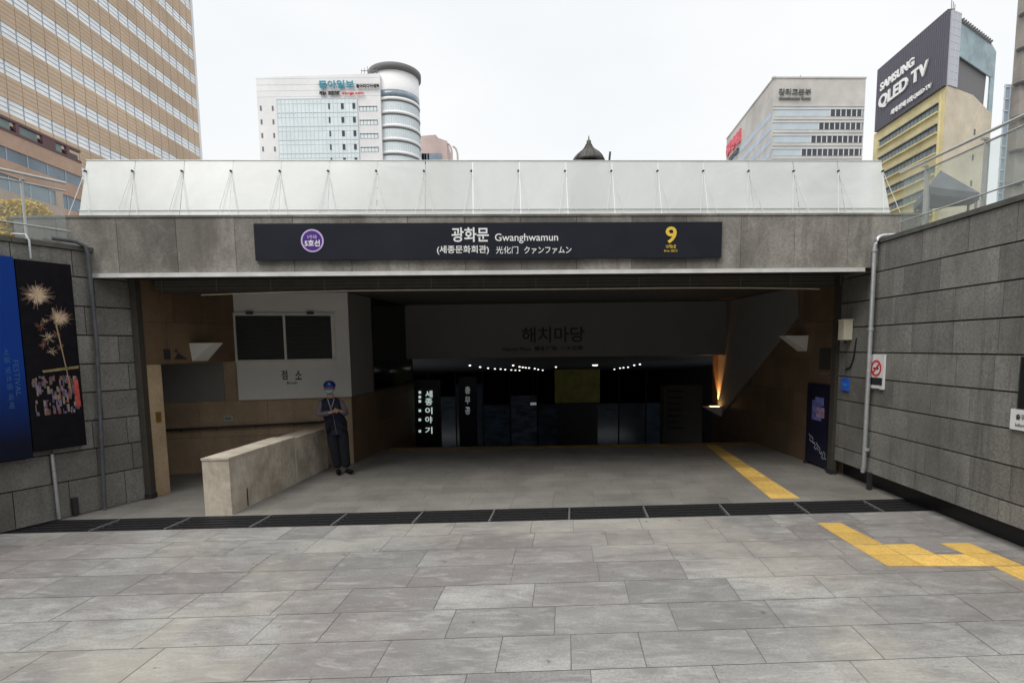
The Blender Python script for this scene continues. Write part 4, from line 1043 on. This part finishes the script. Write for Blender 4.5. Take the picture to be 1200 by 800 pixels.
b = MB(); b.fbox(R5, .02, rr5, .01, .16, zp, zb5-2.6); b.prism([R5(.02,.01,zb5-2.6), R5(rr5,.01,zb5-2.6), R5(rr5*.55,.01,zb5-.3), R5(.02,.01,zb5-.02)], R5.w*.15); b.build('side_wall', M_yb, t)
for u_, z_ in ((rr5*.62, zb5-6), (rr5*.62, zb5-10.5), (rr5*.62, zb5-15)):
    b = MB(); b.fbox(R5, u_, u_+.5, .16, .20, z_-1, z_); b.build('slot_window', M_dglass, t)
sb0 = S5.to(o5(1029.5, 120))[0]; zbt5 = o5(1107, 17).z
for k in range(8):
    z = zb5-2.1-3.55*k
    b = MB(); b.fbox(S5, sb0+1.2, S5.L-1.7, .01, .05, z-1.45, z); b.cur = 1; b.fbox(S5, sb0+1.2, S5.L-1.7, .05, .35, z-.22, z)  # dark strip along each window head stands in for the lintel shadow
    u = sb0+1.4
    while u < S5.L-1.8: b.fbox(S5, u, u+.08, .05, .07, z-1.4, z-.22); u += 1.1
    b.build('window', [MATS['green_grey_glass'], M_dglass], t)
    b = MB(); b.fbox(S5, sb0+.9, S5.L-1.5, .01, .40, z-1.75, z-1.47); b.build('sill_band', M_yellow, t)
b = MB(); b.fbox(S5, S5.L-1.2, S5.L-1.0, .01, .3, zp, zb5-1); b.build('pilaster', M_yellow, t)
b = MB(); b.fbox(S5, sb0, S5.L, -.5, .5, zb5+.02, zbt5); bb = b.build('billboard', M_bill, t)
b = MB(); u = sb0
while u < S5.L: b.fbox(S5, u, u+.05, .5, .53, zb5+.04, zbt5); u += .55
b.build('billboard_ribs', plain('rib_dark', (.06,.055,.08), .5, var=0), bb)
def t5(s, x0, x1, zfrac, hfrac, bold=.03, mat=M_ink):
    a, c = S5.to(o5(x0, 100))[0], S5.to(o5(x1, 100))[0]; Hh = zbt5-zb5
    text(s, c-a, S5((a+c)/2, .55, zb5+Hh*zfrac), S5.u, 'billboard_lettering', mat, bb, bold, .25, Hh*hfrac)
t5('SAMSUNG', 1036, 1074, .655, .13, .03); t5('QLED TV', 1035, 1091, .405, .23, .03); t5('세계 판매 1위 QLED TV', 1050, 1096, .12, .085, .03)
b = MB(); b.fbox(R5, .0, 2.7, -.6, .3, zb5+.02, zbt5-.3); b.cur = 1
z = zb5+1.2
while z < zbt5-.5: b.fbox(R5, .02, 2.68, .3, .33, z, z+.05); z += 1.2
b.fbox(R5, 1.3, 1.35, .3, .34, zb5+.1, zbt5-.4)
b.build('end_panel', [plain('silver_panel', (.46,.47,.52), .4, .2), M_line], t)
# crown of glass behind the billboard
b = MB(); ue = rr5*1.02
b.prism([R5(3.8,-.4,zb5-2.4), R5(ue-2.2,-.4,zb5-2.4), R5(ue-1.6,-.4,zbt5-5.5), R5(3.8,-.4,zbt5-5)], R5.w*-4); b.build('plant_room', M_roofd, t)
b = MB(); b.prism([R5(2.75,.05,zbt5-1.6), R5(ue-1.5,.05,zbt5-3.2), R5(ue+.0,.05,zbt5-4.2), R5(ue+0,.05,zbt5-9), R5(2.75,.05,zbt5-7)], R5.w*-.25)
b.prism([R5(ue-1.3,.05,zb5-5.2), R5(ue,.05,zb5-5.2), R5(ue,.05,zbt5-9.03), R5(ue-1.3,.05,zbt5-8.6)], R5.w*-.25)
b.build('crown_glass', plain('crown_teal_glass', (.25,.34,.37), .15, var=.35, scale=.35), t)
b = MB(); b.prism([R5(2.75,.1,zbt5-1.0), R5(ue-1.8,.1,zbt5-2.9), R5(ue-1.8,.1,zbt5-3.3), R5(2.75,.1,zbt5-1.5)], R5.w*-5)
k = 3.
while k < ue-2: b.fbox(R5, k, k+.25, .1, .5, zbt5-1.3-.19*(k-2.75), zbt5-1.0-.19*(k-2.75)); k += .7
b.build('crown_canopy', M_roofd, t)
for u_ in (.6, 1.1, 1.6):
    b = MB(); b.tube([R5(u_,-.3,zbt5-.3), R5(u_,-.3,zbt5+2.2-u_*.6)], .06, 5); b.build('antenna', M_greyp, t)

# B6: tower at the right frame edge
C6 = aty(1172, 200, 60.); x6 = aty(1188, 100, 60.).x
t = thing('glass_tower', (C6.x+4, 66, zp), 'blue glass tower with a ledged grey stone pier at the right frame edge', 'building')
z6 = aty(1180, 98, 60).z
b = MB(); b.box8([(C6.x,60.2,zp),(C6.x+10,60.2,zp),(C6.x+16,72,zp),(C6.x+11.5,72,zp),(C6.x,60.2,z6),(C6.x+10,60.2,z6),(C6.x+16,72,z6),(C6.x+11.5,72,z6)]); b.cur = 1
z = zp+1
while z < z6: b.box(C6.x, x6-.3, 60.12, 60.2, z, z+.12); z += 1.2
x = C6.x
while x < x6: b.box(x, x+.1, 60.1, 60.2, zp, z6); x += .62
b.build('low_glass', [M_bluegl, M_line], t)
b = MB(); b.box(x6-.2, x6+1.0, 59.0, 60.0, zp, 52); b.box(x6+1.5, x6+9, 59.2, 60.1, zp, 52); b.build('stone_pier', stone('pier_grey', (.33,.30,.27), .1, None, .08, bump=0, finescale=2, blot=.4), t)
b = MB(); b.box(x6+1.0, x6+1.5, 59.5, 60.0, zp, 52); b.build('glass_strip', M_dglass, t)
z = aty(1188, 23, 60).z-3.35*8; k = 0
while z < 50:
    b = MB(); b.lathe((x6+.1, 59.1, z), [(.01,-.12), (.55,-.12), (.75,.05), (.7,.16), (.01,.16)], 14); b.build('ledge', M_roofd, t); b = MB(); b.lathe((x6+1.6, 59.1, z+1.2), [(.01,-.12), (.55,-.12), (.7,.05), (.65,.16), (.01,.16)], 14); b.build('ledge', M_roofd, t); z += 3.35

# unseen blocks added behind the viewer, closing the low sky there
for i, (x0, x1, y0, h, lab) in enumerate(((-46, -12, -40, 30, 'dark banded block added behind the viewer at left to hide low sky'), (-10, 22, -44, 36, 'dark banded block added straight behind the viewer to hide low sky'), (24, 52, -40, 30, 'dark banded block added behind the viewer at right to hide low sky'))):
    t = thing('sky_blocker', ((x0+x1)/2, y0-8, zp), lab, 'building', 'added sky blockers behind the viewer')
    b = MB(); b.box(x0, x1, y0-16, y0, zp, h); b.build('wall', MATS['roof_dark'], t)  # body of the added sky blocker
    for k in range(7):
        b = MB(); b.box(x0+1, x1-1, y0+.01, y0+.1, zp+2+k*3.6, zp+3.6+k*3.6); b.build('window', M_dglass, t)  # dark bands on the added sky blocker
# pavilion roof beyond right railing
Y7 = 24.
pc = aty(1132, 215, Y7); zt7, zb7 = aty(1128, 189, Y7).z, aty(1132, 232, Y7).z
t = thing('tent_pavilion', (pc.x, Y7+1, zp), 'dark grey hipped canopy tent beyond the right glass railing', 'tent')
xa7, xb7 = aty(1096, 225, Y7).x, aty(1166, 218, Y7).x
mx = (xa7+xb7)/2
b = MB(); ap = Vector((aty(1128,190,Y7).x, Y7+1.2, zt7)); e_ = [Vector((xa7,Y7+.4,zb7+.6)), Vector((mx+.3,Y7-.4,zb7+.1)), Vector((xb7,Y7+1.2,zb7+.3)), Vector((mx,Y7+3,zb7+.5))]
vs = [ap]+e_+[q-Vector((0,0,.3)) for q in e_]
b.add(vs, [(0,1,2),(0,2,3),(0,3,4),(0,4,1),(1,5,6,2),(2,6,7,3),(3,7,8,4),(4,8,5,1),(5,8,7,6)]); b.build('canopy', plain('tent_grey', (.10,.10,.115), .8, var=.2, scale=2), t)
for q in e_:
    b = MB(); p = q*.93+ap*.07; b.tube([Vector((p.x,p.y,zp)), Vector((p.x,p.y,q.z-.02))], .05, 8); b.build('pole', M_greyp, t)
# statue
YS = 25.
cs = aty(690, 175, YS)
def zs_(y): return aty(690, y, YS).z
px_m = YS/640
t = thing('bronze_statue', (cs.x, YS, zp), 'dark bell-shaped bronze helmet of a statue showing above the balustrade', 'statue')
M_bronze = plain('dark_bronze', (.055,.052,.045), .5, .5, var=.4, scale=6)
prof = [(.01, 158), (.6, 161), (.8, 164), (2.4, 165), (2.9, 169), (4.2, 172), (6.5, 175.5), (9.5, 178.), (12.5, 180.5), (15.5, 184), (17.6, 187.5), (18.2, 190), (17.5, 191), (13, 190)]
b = MB(); b.lathe((cs.x, YS, 0), [(r*px_m, zs_(y)) for r, y in prof], 24); b.build('helmet', M_bronze, t)
b = MB()
for k in range(10):
    a = k*.6283; b.tube([(cs.x+math.cos(a)*r*px_m*1.01, YS+math.sin(a)*r*px_m*1.01, zs_(y)) for r, y in prof[4:12]], .02, 5)
b.build('helmet_ribs', M_bronze, t)
b = MB(); b.lathe((cs.x, YS, 0), [(.35, zs_(190)), (.38, zs_(194)), (.36, zs_(200)), (.25, zs_(203)), (.6, zs_(206)), (.75, zs_(212)), (.72, zs_(230)), (.85, zs_(262)), (.01, zs_(262))], 20); b.build('body', M_bronze, t)
b = MB(); b.box(cs.x-.9, cs.x+.9, YS-.9, YS+.9, zp, zs_(262)); b.box(cs.x-1.1, cs.x+1.1, YS-1.1, YS+1.1, zp, zp+.4); b.build('pedestal', M_gstone, t)
b = MB(); p = aty(714.5, 178, YS); b.tube([(p.x-.25, YS, zs_(230)), (p.x-.02, YS, zs_(190)), (p.x+.02, YS, p.z)], .045, 8); b.build('staff', M_bronze, t)

# yellow-leaved shrubs beyond left wall
def shrub(c, sx, sy, sz, n, label, seed):
    rnd = random.Random(seed); t = thing('yellow_shrub', (c[0], c[1], zp), label, 'shrub', 'yellow shrubs beyond the left wall')
    b = MB()
    for k in range(n):
        while True:
            v = Vector((rnd.uniform(-1,1), rnd.uniform(-1,1), rnd.uniform(-1,1)))
            if .25 < v.length < 1 and math.sin(v.x*5+seed)*math.cos(v.z*4+v.y*3) > -.35: break
        p = Vector((c[0]+v.x*sx, c[1]+v.y*sy, c[2]+v.z*sz)); s = rnd.uniform(.03, .06)
        a = Vector((rnd.uniform(-1,1), rnd.uniform(-1,1), rnd.uniform(-1,1))).normalized(); d = a.orthogonal().normalized(); e = a.cross(d)
        b.tone = (rnd.random(), rnd.random()); b.add([p-d*s, p-e*s*.6, p+d*s, p+e*s*.6], [(0,1,2,3)])
    b.build('foliage', stone('yellow_leaf', (.80,.55,.03), .25, (.70,.52,.05), .1, bump=0, finescale=3) if 'yellow_leaf' not in MATS else MATS['yellow_leaf'], t, fixn=False)
    b = MB()
    for k in range(6):
        a = k*1.05; b.tube([(c[0], c[1], zp), (c[0]+.3*sx*math.cos(a), c[1]+.3*sy*math.sin(a), c[2]-.2), (c[0]+.7*sx*math.cos(a), c[1]+.7*sy*math.sin(a), c[2]+.3*sz)], [.03, .02, .008], 5)
    b.build('stems', plain('bark', (.10,.07,.05), .9) if 'bark' not in MATS else MATS['bark'], t)
p = aty(33, 262, 10.); shrub((p.x, p.y, p.z-.05), .42, .4, .48, 2600, 'yellow leafed shrub beside the canopy end beyond the left wall', 1)
p = aty(2, 262, 10.); shrub((p.x, p.y, p.z-.02), .50, .4, .42, 2400, 'yellow leafed shrub at the left frame edge beyond the wall', 2)

# ------------------------------------------------------------ person
def skin(name, pts, edges, rad, mat, parent, sub=2, root=0, flat=None):
    me = bpy.data.meshes.new(name); me.from_pydata([Vector(p) for p in pts], edges, [])
    o = bpy.data.objects.new(name, me); COL.objects.link(o)
    md = o.modifiers.new('s', 'SKIN'); md.use_smooth_shade = True
    for i, r in enumerate(rad):
        r = r if isinstance(r, tuple) else (r, r); me.skin_vertices[0].data[i].radius = r
        me.skin_vertices[0].data[i].use_root = (i == root)
    o.modifiers.new('d', 'SUBSURF').levels = sub; o.modifiers['d'].render_levels = sub
    dg = bpy.context.evaluated_depsgraph_get(); m2 = bpy.data.meshes.new_from_object(o.evaluated_get(dg))
    o.modifiers.clear(); o.data = m2; m2.name = name; bpy.data.meshes.remove(me)
    for p in m2.polygons: p.use_smooth = True
    m2.materials.clear(); m2.materials.append(mat); o.parent = parent
    return o
def ell(name, c, r, mat, parent, n=16, zmin=-1., zmax=1., rot=None):
    b = MB(); prof = []
    m = 12
    for i in range(m+1):
        s = zmin+(zmax-zmin)*i/m; prof.append((max(.004, math.sqrt(max(0, 1-s*s))), s))
    b.lathe((0,0,0), prof, n)
    M_ = rot or Matrix.Identity(3)
    b.v = [Vector(c)+M_ @ Vector((v.x*r[0], v.y*r[1], v.z*r[2])) for v in b.v]
    org = parent.location.copy(); b.v = [v+org for v in b.v]
    return b.build(name, mat, parent)
mp = Vector((-3.12, 9.78, .006))
t = thing('person', mp, 'man in blue helmet, face mask and navy vest standing by the parapet with a phone', 'person')
M_skin = plain('skin', (.42,.25,.17), .6, var=.05); M_navy = plain('navy_cloth', (.007,.009,.030), .85, var=.25, scale=12)
M_trous = plain('dark_trousers', (.007,.008,.014), .95, var=.2, scale=12); M_shirt = plain('grey_pink_sleeve', (.14,.12,.14), .85, var=.15, scale=10)
M_cap = plain('blue_helmet', (.010,.045,.26), .35, var=.05); M_mask = plain('mask_blue', (.28,.45,.55), .8, var=.05); M_shoe = plain('black_shoe', (.008,.008,.009), .8, spec=.1)
M_lan = plain('lanyard', (.35,.40,.45), .7, var=0)
# joints (x right, y away from viewer, z up)
HX = -.13
pel = (-.05, 0, .94); sp1 = (-.075, 0, 1.05); sp2 = (-.10, .0, 1.22); nk = (-.115, -.01, 1.385); n2 = (HX, -.03, 1.45); hd = (HX, -.045, 1.53)
shl, shr = (-.275, 0, 1.30), (.05, -.02, 1.295); ell_, elr = (-.315, -.02, 1.09), (.115, -.05, 1.09); wl, wr = (-.09, -.25, 1.165), (.02, -.26, 1.18)
hl, hr = (-.14, 0, .88), (.04, 0, .88); kl, kr = (-.10, -.03, .47), (.055, -.02, .47); al, ar = (-.05, .03, .09), (.085, .02, .09); tl, tr_ = (-.045, -.15, .045), (.17, -.14, .045)
pts = [pel, sp1, sp2, nk, n2, hd, shl, ell_, wl, shr, elr, wr, hl, kl, al, hr, kr, ar]
ed = [(0,1),(1,2),(2,3),(3,4),(4,5),(3,6),(6,7),(7,8),(3,9),(9,10),(10,11),(0,12),(12,13),(13,14),(0,15),(15,16),(16,17)]
rd = [(.09,.07),(.08,.06),(.08,.06),(.045,.045),.046,.05,.035,.032,.026,.035,.032,.026,.07,.045,.035,.07,.045,.035]
body = skin('body', pts, ed, rd, M_skin, t)
ell('head', (HX, -.05, 1.565), (.075, .092, .112), M_skin, t, 20)
o = bpy.data.objects.new('x', None); bpy.data.objects.remove(o)
b = MB()
fc = mp+Vector((HX, -.05, 1.565))
b.prism([fc+Vector(v) for v in ((-.012,-.088,.02),(.012,-.088,.02),(.018,-.118,-.02),(-.018,-.118,-.02))], (0,.03,0)); b.build('nose', M_skin, t)
for s in (-1, 1):
    ell('ear', (HX+s*.076, -.045, 1.565), (.012, .022, .032), M_skin, t, 8)
    ell('eye', (HX+s*.030, -.130, 1.572), (.014, .010, .006), M_blackink, t, 8)
ell('face_mask', (HX, -.072, 1.522), (.070, .085, .058), M_mask, t, 18)
ell('hair', (HX, -.035, 1.585), (.082, .095, .095), M_blackink, t, 18, -.35, 1.)
ell('helmet', (HX, -.045, 1.605), (.100, .120, .100), M_cap, t, 22, -.05, 1.)
b = MB(); b.lathe((0,0,0), [(.092,-.010), (.099,-.008), (.100,.004), (.092,.010)], 26); b.v = [fc+Vector((v.x, v.y*1.2+.0-(.045 if v.y < -.05 else 0), v.z+.040)) for v in b.v]; b.build('helmet_brim', M_cap, t)
ell('helmet_badge', (HX, -.152, 1.655), (.018, .012, .016), M_lan, t, 8)
# clothes
b = MB(); n_ = 28; sec = [(.73,-.048,.160,.118),(.79,-.05,.168,.122),(.86,-.052,.178,.128),(.95,-.058,.176,.126),(1.03,-.075,.166,.122),(1.12,-.09,.172,.126),(1.22,-.103,.182,.128),(1.30,-.112,.182,.118),(1.345,-.114,.168,.10),(1.375,-.115,.12,.08),(1.40,-.115,.075,.065)]
vs = []; 
for z_, cx_, rx_, ry_ in sec:
    for k in range(n_):
        a_ = 2*math.pi*k/n_; f_ = 1+.02*math.sin(5*a_+z_*23)+.012*math.sin(9*a_-z_*31)
        vs.append(mp+Vector((cx_+rx_*f_*math.cos(a_), ry_*f_*math.sin(a_), z_)))
b.add(vs, [(i*n_+k, i*n_+(k+1) % n_, (i+1)*n_+(k+1) % n_, (i+1)*n_+k) for i in range(len(sec)-1) for k in range(n_)], True); b.build('vest', M_navy, t)
b = MB(); b.prism([mp+Vector((-.052,-.128,.75)), mp+Vector((-.045,-.128,.75)), mp+Vector((-.108,-.131,1.28)), mp+Vector((-.116,-.131,1.28))], (0,-.004,0)); b.build('vest_zip', plain('zip_grey', (.12,.12,.14), .5), t)
skin('shirt', [(-.115,-.0,1.32), (shl[0]+.01,0,1.31), ell_, (-.13,-.21,1.152), (shr[0]-.01,-.02,1.305), elr, (.05,-.22,1.165), (-.118,-.01,1.42)], [(0,1),(1,2),(2,3),(0,4),(4,5),(5,6),(0,7)], [.07,.064,.060,.045,.064,.060,.045,.054], M_shirt, t)
skin('trousers', [(-.05,0,.83), hl, kl, (-.055,.02,.10), hr, kr, (.08,.01,.10)], [(0,1),(1,2),(2,3),(0,4),(4,5),(5,6)], [(.14,.115),.108,.090,.078,.108,.090,.078], M_trous, t)
for a, c in ((al, tl), (ar, tr_)):
    a = Vector(a); c = Vector(c); skin('shoe', [a+Vector((0,.03,-.04)), (a+c)/2+Vector((0,0,-.02)), c], [(0,1),(1,2)], [(.045,.04),(.045,.042),(.038,.032)], M_shoe, t)
# hands with fingers around a phone
ph = Vector((-.03, -.30, 1.155))
for side, w_ in ((-1, wl), (1, wr)):
    w_ = Vector(w_); pal = w_+Vector((.035*-side, -.035, .015))
    P = [w_, pal]; E = [(0,1)]; Rr = [.026, .030]
    skin('palm', P, E, Rr, M_skin, t, 1)
    for k in range(4):
        L_f = (.030, .034, .032, .026)[k]; z0 = .026-.017*k
        a = pal+Vector((-.01*side, -.015, z0)); c = a+Vector((-side*L_f*.6, -.022, .004)); d = c+Vector((-side*L_f*.8, .006, .002)); skin('finger', [a, c, d], [(0,1),(1,2)], [.0095,.009,.0075], M_skin, t, 1)
    a = w_+Vector((-.02*side, -.02, .03)); c = a+Vector((-side*.02, -.015, .03)); d = c+Vector((-side*.018, -.012, .012)); skin('thumb', [a, c, d], [(0,1),(1,2)], [.011,.010,.008], M_skin, t, 1)
ft = thing('mobile_phone', mp+Vector((-.035,-.32,1.20)), 'dark phone held in the hands of the man by the parapet', 'phone')
q = mp+Vector((-.035,-.305,1.20))
b = MB(); ay, az = Vector((0,-.5,.87)), Vector((0,.87,.5)); ax = Vector((1,0,0))
b.prism([q-ax*.036, q+ax*.036, q+ax*.036+ay*.14, q-ax*.036+ay*.14], az*.009); b.build('case', M_black, ft)
b = MB(); b.prism([q-ax*.032+ay*.006+az*.0095, q+ax*.032+ay*.006+az*.0095, q+ax*.032+ay*.134+az*.0095, q-ax*.032+ay*.134+az*.0095], az*.0006); b.build('screen', M_blackglass, ft)
b = MB(); nb_ = mp+Vector((-.115,0,0))
b.tube([nb_+Vector((-.05,-.10,1.38)), nb_+Vector((-.015,-.155,1.25)), nb_+Vector((.0,-.165,1.18))], .007, 5); b.tube([nb_+Vector((.05,-.10,1.38)), nb_+Vector((.015,-.155,1.25)), nb_+Vector((.0,-.165,1.18))], .007, 5); b.build('lanyard', M_lan, t)

t.rotation_euler = (0, 0, R(16)); t.scale = (1.09, 1.06, 1)
pl = ft.location-mp; ca, sa = math.cos(R(16)), math.sin(R(16)); ft.location = mp+Vector((ca*pl.x*1.09-sa*pl.y*1.06, sa*pl.x*1.09+ca*pl.y*1.06, pl.z)); ft.rotation_euler = (0, 0, R(16))
# ------------------------------------------------------------ world, sun, camera
w = bpy.data.worlds.new('World'); scene.world = w; w.use_nodes = True; nt = w.node_tree
bg = nt.nodes['Background']; sky = N(nt, 'ShaderNodeTexSky'); sky.sky_type = 'NISHITA'; sky.sun_disc = False
SE, SA = R(54), R(216)
sky.sun_elevation = SE; sky.sun_rotation = SA; sky.air_density = 1.5; sky.dust_density = 4
tc_ = N(nt, 'ShaderNodeTexCoord'); mpn = N(nt, 'ShaderNodeMapping'); mpn.inputs['Scale'].default_value = (1, 1, 2.2); nt.links.new(tc_.outputs['Generated'], mpn.inputs[0])
nz = N(nt, 'ShaderNodeTexNoise'); nz.inputs['Scale'].default_value = 1.6; nz.inputs['Detail'].default_value = 5; nt.links.new(mpn.outputs[0], nz.inputs['Vector'])
f = ramp(nt, nz.outputs['Fac'], .35, .7, 0, 1)
cl = mixc(nt, f, (7.9, 8.15, 8.35), (8.8, 8.85, 8.9))
sx = N(nt, 'ShaderNodeSeparateXYZ'); nt.links.new(tc_.outputs['Generated'], sx.inputs[0])
zen = ramp(nt, sx.outputs[2], .62, 1., 1., 2.2)          # an overcast sky is brightest overhead
cl = mixc(nt, 1., cl, zen, 'MULTIPLY')
nt.links.new(mixc(nt, .93, sky.outputs[0], cl), bg.inputs[0]); bg.inputs[1].default_value = .1
sd = bpy.data.lights.new('sun', 'SUN'); sd.energy = 1.5; sd.angle = R(28); sd.color = (1, .97, .92)
so = bpy.data.objects.new('sun', sd); COL.objects.link(so)
dv = Vector((math.sin(SA)*math.cos(SE), math.cos(SA)*math.cos(SE), math.sin(SE))); so.rotation_euler = dv.to_track_quat('Z', 'Y').to_euler(); so.location = dv*60
cd = bpy.data.cameras.new('camera'); cam = bpy.data.objects.new('camera', cd); COL.objects.link(cam); scene.camera = cam
cd.sensor_width = 36; cd.lens = 36*FPX/1200; cd.shift_y = (PY-400)/1200; cd.clip_end = 3000; cd.clip_start = .05
cam.matrix_world = Matrix.Translation((0, 0, CZ)) @ Matrix.Rotation(math.pi/2-PITCH, 4, 'X') @ Matrix.Rotation(-ROLL, 4, 'Z')
scene.view_settings.view_transform = 'Standard'; scene.view_settings.look = 'None'; scene.view_settings.exposure = .24; scene.view_settings.gamma = 1
scene.render.engine = 'CYCLES'; scene.cycles.max_bounces = 8; scene.cycles.diffuse_bounces = 5; scene.cycles.transparent_max_bounces = 16
scene.cycles.sample_clamp_indirect = 4
